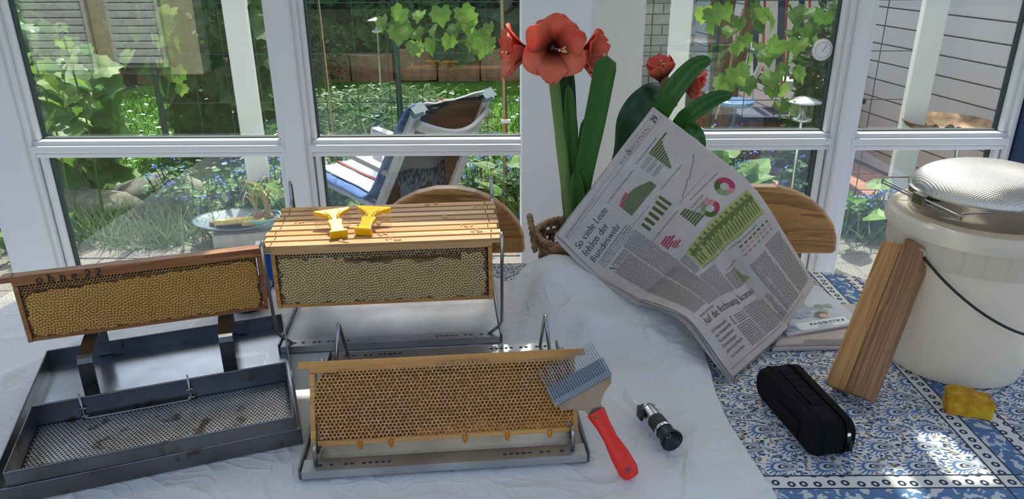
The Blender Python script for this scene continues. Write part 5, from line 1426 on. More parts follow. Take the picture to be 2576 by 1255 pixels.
barchart([(.302, .058 + k * .0052, .302 + [.062, .040, .034, .030, .027, .024, .021, .018, .014, .010, .007][k], .0616 + k * .0052, 0) for k in range(11)])
w_ = []
for k in range(25):
    hh = .026 + .012 * math.sin(k * .14 + .4); w_.append((.162 + k * .0034, .115 - hh, .1644 + k * .0034, .115, 0))
    if k < 9: w_.append((.162 + k * .0034, .114 - hh - .006, .1644 + k * .0034, .125 - hh - .006, 1))
barchart(w_)
barchart([(.158 + k * .0132, .183 - [.028, .032, .034, .037, .040, .043][k], .1650 + k * .0132, .183, 0) for k in range(6)])
barchart([(.222, .214 + k * .0070, .222 + [.020, .024, .027, .030, .033, .036, .038][k], .2188 + k * .0070, 0) for k in range(7)])
barchart([(.150 + (.010 if k > 3 else 0), .222 + k * .0062, .172 + .005 * ((k * 7) % 3), .2262 + k * .0062, 1) for k in range(8)])
barchart([(.226, .393 + k * .0052, .252 + .003 * k, .3970 + k * .0052, 2) for k in range(9)])
barchart([(.288 + j * .0135, .368 + k * .0095, .2955 + j * .0135, .3715 + k * .0095, [0, 3, 2][k]) for k in range(3) for j in range(7)])
def linechart(m):
    Pn = [(.262, .192), (.276, .186), (.292, .180), (.306, .170), (.312, .173), (.330, .160), (.346, .152), (.362, .136)]
    for (a, b) in zip(Pn, Pn[1:]):
        d = Vector((b[0] - a[0], b[1] - a[1])); nn = Vector((-d.y, d.x)).normalized() * .0007
        m.add([SP((a[0] + s * nn.x) / PW, (a[1] + s * nn.y) / PH, LIFT) for s in (-1, 1)] + [SP((b[0] + s * nn.x) / PW, (b[1] + s * nn.y) / PH, LIFT) for s in (1, -1)], [(0, 1, 2, 3)])
item(linechart, 'line_chart', MT['inkolive2'])
def donut(cx, cy, ro, ri, parts):
    a = 90.0; ch = MB()
    for (frac, mi) in parts:
        n = max(2, int(frac * 28)); rows = []
        for k in range(n + 1):
            t = R_(a - 360 * frac * k / n); rows.append([SP((cx + q * math.cos(t)) / PW, (cy - q * math.sin(t)) / PH, LIFT) for q in (ri, ro)])
        ch.grid(rows, mi); a -= 360 * frac
    nb(ch, 'ring_chart', INKS)
donut(.346, .242, .0225, .010, [(.42, 1), (.14, 3), (.24, 2), (.20, 0)]); donut(.284, .258, .0225, .010, [(.22, 3), (.24, 1), (.30, 0), (.24, 2)])
item(lambda m: prect(m, .170, .284, .380, .352), 'picture_ground', MT['inkolive'])
for k in range(13):
    ill = MB(); cx = .180 + k * .0156
    def el(x, y, rx, ry, mi):
        n = 10; ill.add([SP((cx + x + rx * math.cos(2*PI*q/n)) / PW, (.286 + y + ry * math.sin(2*PI*q/n)) / PH, LIFT * 1.7) for q in range(n)], [tuple(range(n))], mi)
    el(.0, .010, .0038, .0046, 0); el(.001, .024, .0052, .0095, 0); el(-.003, .045, .0019, .015, 0); el(.005, .046, .0017, .014, 0); el(.007, .021, .0018, .007, 0); el(-.005, .023, .0016, .007, 0)
    nb(ill, 'printed_figure', [MT['inkolive2'], MT['inksage']])
item(lambda m: prect(m, .170, .3508, .380, .352), 'rule_line', MT['inkolive2'])
item(lambda m: prect(m, .0395, .4465, .0440, .4520), 'red_marker', MT['inkred'])
# ------------------------------------------------------------------ magazines and papers on the table
MT['magcover'] = mat('magazine_cover', (0.42, 0.45, 0.47), .3, col2=(0.56, 0.58, 0.60), ns=9)
MT['magleaf'] = mat('printed_foliage', (0.16, 0.22, 0.14), .35, col2=(0.30, 0.36, 0.26), ns=40)
MT['magblue'] = mat('printed_blue_cloth', (0.16, 0.22, 0.36), .35, col2=(0.50, 0.54, 0.62), ns=60)
MT['skin'] = mat('printed_skin', (0.62, 0.36, 0.26), .35)
MT['hair'] = mat('printed_hair', (0.10, 0.06, 0.04), .35)
MT['white_print'] = mat('white_print', (0.80, 0.80, 0.80), .35)
def slab4(name, q, t, mt, label, cat, bend=0.0, pages=None):
    """thin stack of paper over four corners (front-left, front-right, back-right, back-left)"""
    root = empty(name, tuple(q[0]), label=label, cat=cat)
    def S(u, v): return q[0].lerp(q[1], u).lerp(q[3].lerp(q[2], u), v) + Vector((0, 0, bend * math.sin(PI * u) * (1 - v)))
    m = MB(); n = 8
    top = [[S(i / n, j / n) + Vector((0, 0, t)) for j in range(n + 1)] for i in range(n + 1)]
    bot = [[S(i / n, j / n) for j in range(n + 1)] for i in range(n + 1)]
    def mk(m, nm, mtt): o = m.build(nm, mtt, root); o.location = -q[0]; return o
    mk(MB().grid(top), 'cover', mt)
    e = MB(); e.grid([[p for p in reversed(r_)] for r_ in bot])
    ring_t = [top[i][0] for i in range(n + 1)] + [top[n][j] for j in range(1, n + 1)] + [top[i][n] for i in range(n - 1, -1, -1)] + [top[0][j] for j in range(n - 1, 0, -1)]
    ring_b = [bot[i][0] for i in range(n + 1)] + [bot[n][j] for j in range(1, n + 1)] + [bot[i][n] for i in range(n - 1, -1, -1)] + [bot[0][j] for j in range(n - 1, 0, -1)]
    e.grid([ring_b + [ring_b[0]], ring_t + [ring_t[0]]]); mk(e, 'page_block', MT['paper'])
    return root, S, mk
zz = TZ + .0015
A_, B_, C_ = PZ(1942, 884, zz), PZ(2148, 880, zz), PZ(2150, 770, zz); D_ = A_ + C_ - B_
slab4('folded_newspaper', [A_, B_, C_, D_], .006, MT['paper'], 'folded newspaper at the bottom of the pile beside the bucket', 'newspaper', .001)
up = Vector((0, 0, .0065)); A2, B2 = PZ(1950, 872, zz + .0065), PZ(2150, 868, zz + .0065); C2 = PZ(2165, 775, zz + .0065); D2 = A2 + C2 - B2
r2, S2, mk2 = slab4('folded_newspaper', [A2, B2, C2, D2], .005, MT['paper'], 'printed newspaper in the middle of the pile beside the bucket', 'newspaper', .001)
m = MB(); r = random.Random(2)
for k in range(34):
    u = .35 + k * .018
    for v0 in (.0, .05): m.add([S2(u, v0 + .004) + Vector((0, 0, .0054)), S2(u + .010, v0 + .004) + Vector((0, 0, .0054)), S2(u + .010, v0 + .045) + Vector((0, 0, .0054)), S2(u, v0 + .045) + Vector((0, 0, .0054))], [(0, 1, 2, 3)])
o = mk2(m, 'body_text', MT['greyink']); o['kind'] = 'stuff'
z3 = zz + .012; A3, B3, C3 = PZ(1981, 849, z3), PZ(2172, 818, z3), PZ(2056, 722, z3); D3 = A3 + C3 - B3
r3, S3, mk3 = slab4('fashion_magazine', [A3, B3, C3, D3], .005, MT['magcover'], 'glossy fashion magazine lying upside down on the newspaper pile', 'magazine', .0015)
def patch(pts, name, mt, h=.0053): 
    m = MB(); m.add([S3(u, v) + Vector((0, 0, h)) for u, v in pts], [tuple(range(len(pts)))]); mk3(m, name, mt)
r = random.Random(12)
def blob(cu, cv, ru, rv, n=12, j=.25): return [(cu + ru * math.cos(2 * PI * k / n) * r.uniform(1 - j, 1 + j), cv + rv * math.sin(2 * PI * k / n) * r.uniform(1 - j, 1 + j)) for k in range(n)]
for k in range(9): patch(blob(r.uniform(.15, .95), r.uniform(.25, .6), .07, .06), 'printed_foliage', MT['magleaf'], .0052)
patch(blob(.42, .42, .22, .12), 'printed_dress', MT['magblue'], .0055); patch(blob(.12, .12, .1, .06), 'printed_dress', MT['magblue'], .0055)
patch(blob(.62, .30, .085, .075, 14, .05), 'printed_hair', MT['hair'], .0056); patch(blob(.635, .27, .058, .052, 14, .04), 'printed_face', MT['skin'], .0058); patch([(.30, .62), (.34, .62), (.46, .50), (.42, .48)], 'printed_arm', MT['skin'], .0057)
patch([(.20, .04), (.86, .04), (.86, .20), (.20, .20)], 'title_box', MT['white_print'], .0056)
m = MB(); font_text('FASHION', .022, m, lambda x, y: S3(.82 - x * 5.0, .155 - y * 3.2) + Vector((0, 0, .0062))); mk3(m, 'title_print', MT['newsink'])
A4 = PZ(2070, 735, zz + .0065)
# ------------------------------------------------------------------ uncapping fork
MT['redplastic'] = mat('red_plastic', (0.95, 0.030, 0.012), .4, transl=.15)
MT['greyalu'] = mat('grey_cast_aluminium', (0.30, 0.31, 0.32), .5, metal=.8)
MT['bronze'] = mat('bronzed_steel_plate', (0.30, 0.19, 0.10), .45, metal=.6, col2=(0.40, 0.27, 0.16), ns=12)
E_ = PZ(1581, 1184, .757); tip = PY(1424, 902, 1.055)
axf = (tip - E_); Lf = axf.length; axf.normalize()
fk = empty('uncapping_fork', (E_.x, E_.y, E_.z), label='uncapping fork with red handle and steel needles leaning on the frame', cat='fork')
fT = frameT((0, 0, 0), axf, (-1.0, -.05, -.42)); fk.rotation_euler = fT.to_euler()
hp = [(-.012, .006), (-.010, .012), (0, .0165), (.03, .0155), (.055, .0115), (.08, .0125), (.098, .0150), (.104, .0155)]
m = MB(); rows = []
for (x, w) in hp:
    t = .0095 if x > -.008 else .006
    rows.append([(x, w * math.cos(a) * (1 if abs(math.cos(a)) < .9 else 1), t * math.sin(a)) for a in [2 * PI * k / 16 for k in range(16)]])
rows = [[rw[k] for rw in rows] for k in range(16)]
m.grid(rows, closed_u=True); m.add([rows[k][0] for k in range(16)], [tuple(range(16))]); m.add([rows[k][-1] for k in range(16)], [tuple(range(15, -1, -1))])
m.build('handle_grip', MT['redplastic'], fk, smooth=True, angle=60)
MB().lathe([(.0, .0100), (.0052, .0103), (.0052, .0098), (0, .0098)], 14, T=TRS((.002, 0, 0))).build('hanging_hole', MT['red'], fk)
MB().lathe([(.0, .0098), (.003, .0101), (0, .0098)], 10, T=TRS((.096, .004, 0))).build('rivet', MT['bronze'], fk)
hx0 = .100
pl_ = [(hx0, -.013), (hx0 + .012, -.014), (hx0 + .022, -.026), (hx0 + .032, -.046), (hx0 + .045, -.052), (hx0 + .045, .052), (hx0 + .032, .046), (hx0 + .022, .026), (hx0 + .012, .014), (hx0, .013)]
MB().prism(pl_, -.0012, .0012).build('head_plate', MT['bronze'], fk, bevel=.0006)
MB().prism([(hx0 - .002, -.012), (hx0 + .006, -.011), (hx0 + .010, 0), (hx0 + .006, .011), (hx0 - .002, .012)], .0013, .004).build('collar', MT['hair'], fk)
m = MB().box((hx0 + .047, 0, .001), (.010, .106, .006)); m.box((hx0 + .063, 0, -.001), (.022, .106, .003)); m.build('needle_bar', MT['greyalu'], fk, bevel=.0006)
tooth = None; tl = max(.03, Lf - (hx0 + .052))
for k in range(24):
    if tooth is None: tooth = MB().tube([(0, 0, 0), (.018 + tl * .75, 0, 0), (.018 + tl, 0, -.0005)], [.0011, .0010, .0003], 6).build('needle', MT['rod'], fk); q = tooth
    else: q = tooth.copy(); C.objects.link(q)
    q.location = (hx0 + .040, -.0495 + k * .0043, .0042)
# ------------------------------------------------------------------ refractometer
MT['black'] = mat('black_rubber', (0.012, 0.012, 0.014), .45)
MT['alu_shiny'] = mat('satin_aluminium', (0.66, 0.68, 0.72), .22, metal=1.0)
MT['blueglass'] = mat('blue_prism_glass', (0.06, 0.14, 0.38), .08, coat=.6)
zr = .7475 + .0195
Ra, Rb = PZ(1611, 1008, zr), PZ(1690, 1108, zr + .002)
rf = empty('refractometer', (Rb.x, Rb.y, Rb.z), label='handheld refractometer with black eyecup lying on the sheet', cat='refractometer')
rf.rotation_euler = frameT((0, 0, 0), (Ra - Rb), (-1, -.4, 0)).to_euler(); LR = (Ra - Rb).length
def alongx(prof, name, mt, n=28): MB().lathe(prof, n, T=Matrix(((0, 0, 1, 0), (0, 1, 0, 0), (-1, 0, 0, 0), (0, 0, 0, 1)))).build(name, mt, rf, smooth=True, angle=35)
alongx([(0, .012), (.006, .0125), (.010, .010), (.018, -.001), (.0195, -.001), (.0185, .006), (.0150, .014), (.0145, .026), (0, .026)], 'eyecup', MT['black'])
alongx([(0, .0128), (.0042, .0122), (.0042, .014)], 'eyepiece_lens', MT['chrome'])
alongx([(.0155, .026), (.0158, .028), (.0158, .032), (.0150, .033)], 'focus_ring', MT['alu_shiny'])
m = MB(); n = 40; rows = []
for k in range(n):
    a = 2 * PI * k / n; rr = .0152 if k % 2 else .0144; rows.append([(x, rr * math.cos(a), rr * math.sin(a)) for x in (.033, .060)])
m.grid(rows, closed_u=True).build('ribbed_grip', MT['black'], rf)
alongx([(.0140, .060), (.0140, .092), (.0138, .094), (.0, .094)], 'barrel', MT['alu_shiny'])
alongx([(.0142, .088), (.0148, .089), (.0148, .0905), (.0142, .0915)], 'barrel_ring', MT['bronze'])
m = MB(); pts = [(.092, -.013), (.092, .013)]; m.add([(.090, -.0125, -.012), (.090, .0125, -.012), (.090, .0125, .012), (.090, -.0125, .012), (LR, -.0095, -.012), (LR, .0095, -.012), (LR - .004, .0095, -.009), (LR - .004, -.0095, -.009)], [(0, 3, 2, 1), (4, 5, 6, 7), (0, 1, 5, 4), (1, 2, 6, 5), (3, 0, 4, 7)]); m.build('prism_housing', MT['alu_shiny'], rf, bevel=.0008)
m = MB(); m.add([(.097, -.009, .0118), (.097, .009, .0118), (LR - .005, .0075, -.0082), (LR - .005, -.0075, -.0082)], [(0, 1, 2, 3)]); m.build('prism', MT['blueglass'], rf)
m = MB().box((.088, .0165, 0), (.018, .006, .022)); m.box((.078, .0175, .004), (.010, .004, .010)); m.build('hinge_block', MT['black'], rf, bevel=.001)
MB().box((.118, .021, .004), (.058, .0022, .020), rz=R_(6)).build('cover_plate', MT['clearglass'], rf)
MB().tube([(.084, -.0145, .004), (.084, -.020, .004)], .0025, 10).build('screw', MT['alu_shiny'], rf)
# ------------------------------------------------------------------ black case
MT['nylon'] = mat('black_nylon', (0.007, 0.007, 0.008), .8, spec=.12, bump=.5, bs=700)
MT['web'] = mat('black_webbing', (0.010, 0.010, 0.011), .85, spec=.1, bump=.8, bs=400)
cr = R_(9.5); cs = empty('zip_case', (.5195 - .014, 1.091, TZ + .002), cr, label='black nylon zip case standing on the patterned cloth', cat='case')
L_, W_, H_ = .205, .066, .068
def rpoly(w, d, rd, n=5):
    P = []
    for sx, sy, a0 in ((1, 1, 0), (-1, 1, 90), (-1, -1, 180), (1, -1, 270)):
        for k in range(n + 1):
            a = R_(a0 + 90 * k / n); P.append((sx * (w / 2 - rd) + rd * math.cos(a), sy * (d / 2 - rd) + rd * math.sin(a)))
    return P
m = MB(); secs = []
# case is a rounded box lying on its long side: loft rounded rectangles along x (its left shell, then the lid)
for (x, k, dz) in ((-W_ / 2, .80, .0), (-W_ / 2 + .004, .93, 0), (-W_ / 2 + .016, 1.0, 0), (W_ / 2 - .022, 1.0, 0), (W_ / 2 - .018, .985, 0)):
    secs.append([(x, p[0] * (.97 + .03 * k) , H_ / 2 + p[1] * k) for p in rpoly(L_ * (.96 + .04 * k), H_, .024)])
m.grid([[s[i] for s in secs] for i in range(len(secs[0]))], closed_u=True); m.add(secs[0], [tuple(range(len(secs[0])))]); m.add(secs[-1], [tuple(range(len(secs[-1]) - 1, -1, -1))])
m.build('case_shell', MT['nylon'], cs, smooth=True, angle=50)
m = MB(); secs = []
for (x, k) in ((W_ / 2 - .012, .985), (W_ / 2 - .008, 1.0), (W_ / 2 - .001, .985), (W_ / 2 + .002, .93)):
    secs.append([(x + .010 * max(0, (p[1] / H_)) * max(0, p[0] / L_ + .3), p[0], H_ / 2 + p[1] * k) for p in rpoly(L_, H_, .024)])
m.grid([[s[i] for s in secs] for i in range(len(secs[0]))], closed_u=True); m.add(secs[0], [tuple(range(len(secs[0])))]); m.add(secs[-1], [tuple(range(len(secs[-1]) - 1, -1, -1))])
m.build('case_lid', MT['nylon'], cs, smooth=True, angle=50)
for x, rr in ((W_ / 2 - .0185, .0016), (W_ / 2 - .012, .0016)): MB().tube([(x, p[0], H_ / 2 + p[1] * .995) for p in rpoly(L_, H_, .024)], rr, 6, closed=True).build('zip_tape', MT['web'], cs)
for x in (-W_ / 2 + .014,): MB().tube([(x, p[0] * 1.002, H_ / 2 + p[1] * 1.004) for p in rpoly(L_, H_, .024)], .0013, 6, closed=True).build('piping', MT['web'], cs)
m = MB(); rows = []
for k in range(25):
    t = k / 24; y_ = .072 - .115 * t; rows.append([(x, y_, H_ + .001 + .0035 * abs(math.sin(t * PI * 5))) for x in (-.012, .010)])
m.grid(rows).build('strap', MT['web'], cs, solid=.0015)
MB().grid([[(-W_ / 2 - .0008 - 0.0, -.05 + .095 * u, .012 + .030 * v) for v in (0, 1)] for u in (0, .5, 1)]).build('side_patch', MT['web'], cs, solid=.0015)
m = MB().box((W_ / 2 - .012, -L_ / 2 - .003, .042), (.007, .004, .010)); m.tube([(W_ / 2 - .009, -L_ / 2 - .004, .040), (W_ / 2 - .006, -L_ / 2 - .006, .020)], .003, 8); m.build('zip_pull', MT['black'], cs)
MB().box((W_ / 2 - .013, -L_ / 2 - .002, .050), (.006, .004, .006)).build('zip_slider', MT['chrome'], cs)
# ------------------------------------------------------------------ bucket with strainer
def plastic(name, col, tr, rough=.35):
    return mat(name, col, rough, transl=tr, bump=.03, bs=60)
MT['bucket'] = plastic('white_translucent_plastic', (0.97, 0.92, 0.83), .48)
MT['lidplastic'] = plastic('milky_lid_plastic', (0.90, 0.86, 0.79), .62, .25)
bc = Vector((.893, 1.318, TZ + .0015)); BH = .300
bk = empty('honey_bucket', tuple(bc), label='large white plastic honey bucket with lid', cat='bucket')
MB().lathe([(0, .0), (.118, .0), (.124, .004), (.126, .010), (.1515, BH - .045), (.153, BH - .005), (.150, BH - .004), (.148, BH - .045), (.123, .012), (0, .004)], 72).build('bucket_wall', MT['bucket'], bk, smooth=True, angle=35)
MB().lathe([(.1525, BH - .062), (.1555, BH - .062), (.1575, BH - .030), (.1575, BH - .014), (.1535, BH - .013)], 72).build('rim_band', MT['lidplastic'], bk, smooth=True, angle=35)
for k in range(28):
    a = 2 * PI * k / 28; MB().box((.157 * math.cos(a), .157 * math.sin(a), BH - .038), (.002, .0012, .040), rz=a).build('rim_rib', MT['lidplastic'], bk)
MB().lathe([(.1555, BH - .014), (.166, BH - .013), (.168, BH - .008), (.168, BH + .004), (.165, BH + .012), (.160, BH + .016), (.154, BH + .016), (.151, BH + .008), (.140, BH + .006), (0, BH + .006)], 72).build('bucket_lid', MT['lidplastic'], bk, smooth=True, angle=30)
lug = PZ(2383, 622, TZ + BH - .040) - bc; la = math.atan2(lug.y, lug.x); Rl = .160
Av = Vector((Rl * math.cos(la), Rl * math.sin(la), 0)); nv = Vector((Av.y, -Av.x, 0)).normalized()
if nv.y > 0: nv = -nv
if (nv.x < 0 and False): nv = -nv
P = [Vector((0, 0, BH - .040)) + Av * 1.01 * math.cos(t) + nv * .172 * math.sin(t) + Vector((0, 0, -.125 * math.sin(t))) for t in [PI * k / 30 for k in range(31)]]
MB().tube(P, .0025, 8).build('wire_bail', MT['black'], bk, smooth=True)
for s in (1, -1): MB().tube([Vector((0, 0, BH - .040)) + Av * s * .96, Vector((0, 0, BH - .040)) + Av * s * 1.015], .009, 14).build('bail_lug', MT['lidplastic'], bk)
def mesh_material():
    t = NT('fine_wire_mesh')
    p = t.n('BsdfPrincipled', Metallic=1.0, Roughness=.38); p.inputs['Base Color'].default_value = (.62, .60, .58, 1)
    tr_ = t.n('BsdfTransparent'); mx = t.n('MixShader')
    tc = t.n('TexCoord'); ch_ = t.n('TexWave', Scale=95.0, Distortion=.6); ch_.wave_type = 'BANDS'; ch_.bands_direction = 'X'; t.l(tc.outputs['Object'], ch_.inputs['Vector'])
    c2_ = t.n('TexWave', Scale=95.0, Distortion=.6); c2_.bands_direction = 'Y'; t.l(tc.outputs['Object'], c2_.inputs['Vector'])
    mm = t.math('MAXIMUM', ch_.outputs['Fac'], c2_.outputs['Fac']); t.l(t.math('MULTIPLY_ADD', mm, .5, .42, clamp=True), mx.inputs[0])
    t.l(tr_.outputs[0], mx.inputs[1]); t.l(p.outputs[0], mx.inputs[2])
    bp = t.n('Bump', Strength=.6, Distance=.001); t.l(mm, bp.inputs['Height']); t.l(bp.outputs[0], p.inputs['Normal'])
    t.l(mx.outputs[0], t.out.inputs[0]); return t.m
MT['mesh'] = mesh_material()
MT['polish'] = steel('polished_steel', (0.46, 0.44, 0.42), .18, (1, 1, 6), 20, .1)
s_c = Vector((.910, 1.345, bc.z + BH + .0065)); SR = .136
sv2 = empty('honey_strainer', tuple(s_c), label='stainless double honey strainer with domed mesh on the bucket lid', cat='strainer')
MB().lathe([(SR - .010, .0), (SR - .004, .002), (SR - .001, .014), (SR, .030), (SR + .002, .040), (SR + .003, .043), (SR, .0455), (SR - .003, .043), (SR - .003, .015), (SR - .011, .002)], 64).build('strainer_ring', MT['polish'], sv2, smooth=True, angle=40)
prof = [(SR - .002, .043)] + [(SR * math.cos(R_(a)) * .985, 0.043 + .052 * math.sin(R_(a)) ** .9) for a in range(8, 90, 6)] + [(0.0005, .095)]
MB().lathe(prof, 64).build('mesh_dome', MT['mesh'], sv2, smooth=True)
W1, W2 = PZ(2221, 452, s_c.z + .0365) - s_c, PZ(2419, 546, s_c.z + .0365) - s_c
for dz_, inset in ((0, 0), (-.006, .006)):
    c0 = [W1, W2, Vector((-W1.x * 1.0, -W1.y, W1.z)), Vector((-W2.x, -W2.y, W2.z))]
    for k in range(4):
        pass
    for k in (0, 2):
        p0, p1 = c0[k], c0[k + 1]; d = (p1 - p0).normalized()
        MB().tube([p0 + d * inset + Vector((0, 0, dz_)), p1 - d * inset + Vector((0, 0, dz_))], .0018, 8).build('extension_arm', MT['rod'], sv2)
for k in (1, 3):
    p0, p1 = c0[k], c0[(k + 1) % 4]; mid = (p0 + p1) / 2 * .93
    hook = [p0 + Vector((0, 0, -.008)), p0 + Vector((0, 0, .004)), p0 * .985 + Vector((0, 0, .006)), mid + Vector((0, 0, .004)), p1 * .985 + Vector((0, 0, .006)), p1 + Vector((0, 0, .004)), p1 + Vector((0, 0, -.008))]
    MB().tube(hook, .0020, 8).build('end_wire', MT['rod'], sv2, smooth=True)
for k in (0, 2):
    p = (c0[k] + c0[k + 1]) / 2; a = math.atan2(p.y, p.x)
    MB().box((p.x * .99, p.y * .99, .033), (.010, .030, .020), rz=a).build('arm_bracket', MT['polish'], sv2, bevel=.001)
# ------------------------------------------------------------------ wooden blocks
MT['blockwood'] = wood('planed_fir', (0.19, 0.08, 0.032), (0.42, 0.21, 0.09), 0, 26, .6, stretch=.03)
MT['blockwood2'] = wood('fresh_fir', (0.34, 0.15, 0.045), (0.60, 0.31, 0.10), 0, 26, .6, stretch=.03)
def leaning_block(b, t, n, label, mt, w=.042, d=.040):
    root = empty('wooden_block', tuple(b), label=label, cat='wooden block')
    root.rotation_euler = frameT((0, 0, 0), t - b, Vector(n).cross(t - b)).to_euler()
    MB().box(((t - b).length / 2, 0, 0), ((t - b).length, w, d)).build('block_timber', mt, root, bevel=.0025)
bR, tR = PZ(2163, 1000, TZ + .016), PZ(2316, 612, 1.010)
wdir = Vector((.5, -.85, 0)); axd = (tR - bR).normalized(); wdir = (wdir - axd * wdir.dot(axd)).normalized()
bL = bR - wdir * .0415; tL = tR - wdir * .0435 - axd * .012
nf = wdir.cross(axd)
if nf.y > 0: nf = -nf
tL = tL - nf * .006
leaning_block(bR, tR, nf, 'dark planed wooden block, the taller of two leaning on the bucket', MT['blockwood'])
leaning_block(bL, tL, nf, 'lighter wooden block, the shorter of two leaning on the bucket', MT['blockwood2'], .040, .040)
# ------------------------------------------------------------------ sponge
MT['sponge'] = mat('yellow_sponge', (0.52, 0.22, 0.008), .95, col2=(0.74, 0.44, 0.02), ns=40, bump=1.0, bs=220)
m = MB(); a, b, c = .072, .042, .034; n = (18, 11, 9)
def spf(u, v, w):
    x, y_, z = a * (u - .5), b * (v - .5), c * w
    q = Vector((x * 90, y_ * 90, z * 90)); d_ = mnoise.noise(q) * .0016 + mnoise.noise(q * 2.3) * .0008
    e = Vector((u - .5, v - .5, w - .5)); return Vector((x, y_, z)) + e * d_ * 2 + Vector((0, 0, .004 * math.sin(u * 5) if w > .5 else 0))
for (f_, g1, g2) in (((lambda p, q: spf(p, q, 0)), 0, 1), ((lambda p, q: spf(q, p, 1)), 1, 0), ((lambda p, q: spf(q, 0, p)), 2, 0), ((lambda p, q: spf(p, 1, q)), 0, 2), ((lambda p, q: spf(0, p, q)), 1, 2), ((lambda p, q: spf(1, q, p)), 2, 1)):
    m.grid([[f_(i / n[g1], j / n[g2]) for j in range(n[g2] + 1)] for i in range(n[g1] + 1)])
sp = m.build('sponge', MT['sponge'], loc=(.822, 1.128, TZ + .002), rot=(0, 0, R_(-17))); tag(sp, 'torn yellow-orange sponge on the cloth before the bucket', 'sponge')
# ------------------------------------------------------------------ yellow scrapers on the frames
MT['yellow'] = mat('yellow_plastic', (0.85, 0.48, 0.005), .22, coat=.4, transl=.08)
def scraper(foot, head, label):
    d = head - foot; L = d.length; s = L / .095
    root = empty('uncapping_scraper', tuple(foot), label=label, cat='scraper', group='yellow scrapers on the frames')
    root.rotation_euler = frameT((0, 0, 0), d, (-d.y, d.x, 0)).to_euler()
    o1 = [(.0, .0125), (.014, .0130), (.034, .0125), (.043, .0150), (.050, .0150), (.053, .0110), (.058, .0095), (.068, .0120), (.078, .0220), (.086, .0340), (.092, .0375), (.095, .0375)]
    poly = [(x * s, w) for x, w in o1] + [(x * s, -w) for x, w in reversed(o1)]
    MB().prism(poly, -.0045, .0045).build('scraper_body', MT['yellow'], root, bevel=.003, seg=3)
    MB().box((.0 * s, 0, .000), (.010, .036, .019)).build('foot_plate', MT['yellow'], root, bevel=.003, seg=3)
    for sg in (-1, 1): MB().tube([(.052 * s, sg * .006, .004), (.068 * s, sg * .007, .005), (.082 * s, sg * .016, .004)], .0018, 6).build('stiffening_rib', MT['yellow'], root, smooth=True)
    MB().sphere((.087 * s, -.012, .0043), (.0015, .0015, .0008), 8, 4).build('stud', MT['bronze'], root)
    tn = None; inv = root.matrix_basis.to_3x3().transposed(); dwn = inv @ Vector((0, 0, -1)); ln_ = (head.z - .9875)
    for k in range(21):
        if tn is None: tn = MB().tube([(0, 0, 0), dwn * ln_], [.0008, .0005], 5).build('tooth', MT['chrome'], root); q = tn
        else: q = tn.copy(); C.objects.link(q)
        q.location = (.090 * s, -.0355 + k * .00355, 0)
TB = FZ1 + FH
scraper(PZ(852, 588, TB + .0098), PZ(834, 529, TB + .034), 'yellow uncapping scraper nearer the left end of the frames')
scraper(PZ(914, 581, TB + .0098), PZ(942, 522, TB + .034), 'yellow uncapping scraper beside the other, nearer the middle')
# ------------------------------------------------------------------ bowl and carton behind the left frame
MT['bluebowl'] = mat('dark_blue_glaze', (0.01, 0.02, 0.05), .2)
bo = PZ(624, 772, TZ + .006); o = MB().lathe([(0, .0), (.032, .0), (.036, .004), (.055, .03), (.062, .055), (.059, .055), (.05, .028), (.03, .008), (0, .006)], 36).build('small_bowl', MT['bluebowl'], smooth=True, loc=(bo.x, bo.y, TZ + .0052)); tag(o, 'small dark blue bowl behind the left honey frame', 'bowl')
MT['pack_blue'] = mat('bright_blue_card', (0.02, 0.12, 0.62), .35); MT['pack_white'] = mat('white_card', (0.8, 0.82, 0.85), .35)
ca = PZ(684, 728, TZ + .006); root = empty('blue_carton', (ca.x - .012, ca.y + .03, TZ + .0052), R_(15), label='bright blue carton with white top between the left frame and the stand', cat='carton')
MB().box((0, 0, .045), (.045, .04, .09)).build('carton_body', MT['pack_blue'], root, bevel=.001); MB().box((0, 0, .101), (.0452, .0402, .022)).build('carton_top', MT['pack_white'], root, bevel=.001)
# ------------------------------------------------------------------ chairs
MT['chairwood'] = wood('oiled_pine', (0.25, 0.09, 0.018), (0.60, 0.30, 0.085), 0, 11, .38, coat=.35, stretch=.10)
def chair(cx, cy, rz, label):
    root = empty('dining_chair', (cx, cy, 0.004), rz, label=label, cat='chair', group='pine dining chairs behind the table')
    # backrest: thick half-round board
    pr = [(-.212, .0), (.212, .0), (.215, .012), (.212, .05), (.198, .088), (.17, .125), (.13, .158), (.08, .182), (.03, .194), (-.03, .194), (-.08, .182), (-.13, .158), (-.17, .125), (-.198, .088), (-.212, .05), (-.215, .012)]
    m = MB(); Tm = Matrix(((1, 0, 0, 0), (0, 0, -1, .0), (0, 1, 0, .722), (0, 0, 0, 1)))
    m.prism(pr, -.024, .024, T=Tm); m.build('backrest', MT['chairwood'], root, bevel=.012, seg=4)
    MB().box((.075, .0, .58), (.075, .035, .30)).build('back_post', MT['chairwood'], root, bevel=.006); MB().box((-.075, .0, .58), (.075, .035, .30)).build('back_post', MT['chairwood'], root, bevel=.006)
    MB().prism([(-.21, .02), (.21, .02), (.215, -.30), (.17, -.40), (-.17, -.40), (-.215, -.30)], .425, .465).build('seat', MT['chairwood'], root, bevel=.008)
    for sx in (-1, 1):
        for yy in (-.04, -.34): MB().tube([(sx * .15, yy, .43), (sx * .20, yy + (.05 if yy > -.1 else -.03), .0)], [.022, .016], 12).build('leg', MT['chairwood'], root, smooth=True)
chair(-.178, 1.93, R_(2), 'pine chair with rounded backrest behind the stack of frames')
chair(.688, 1.93, R_(-3), 'pine chair with rounded backrest beside the newspaper')
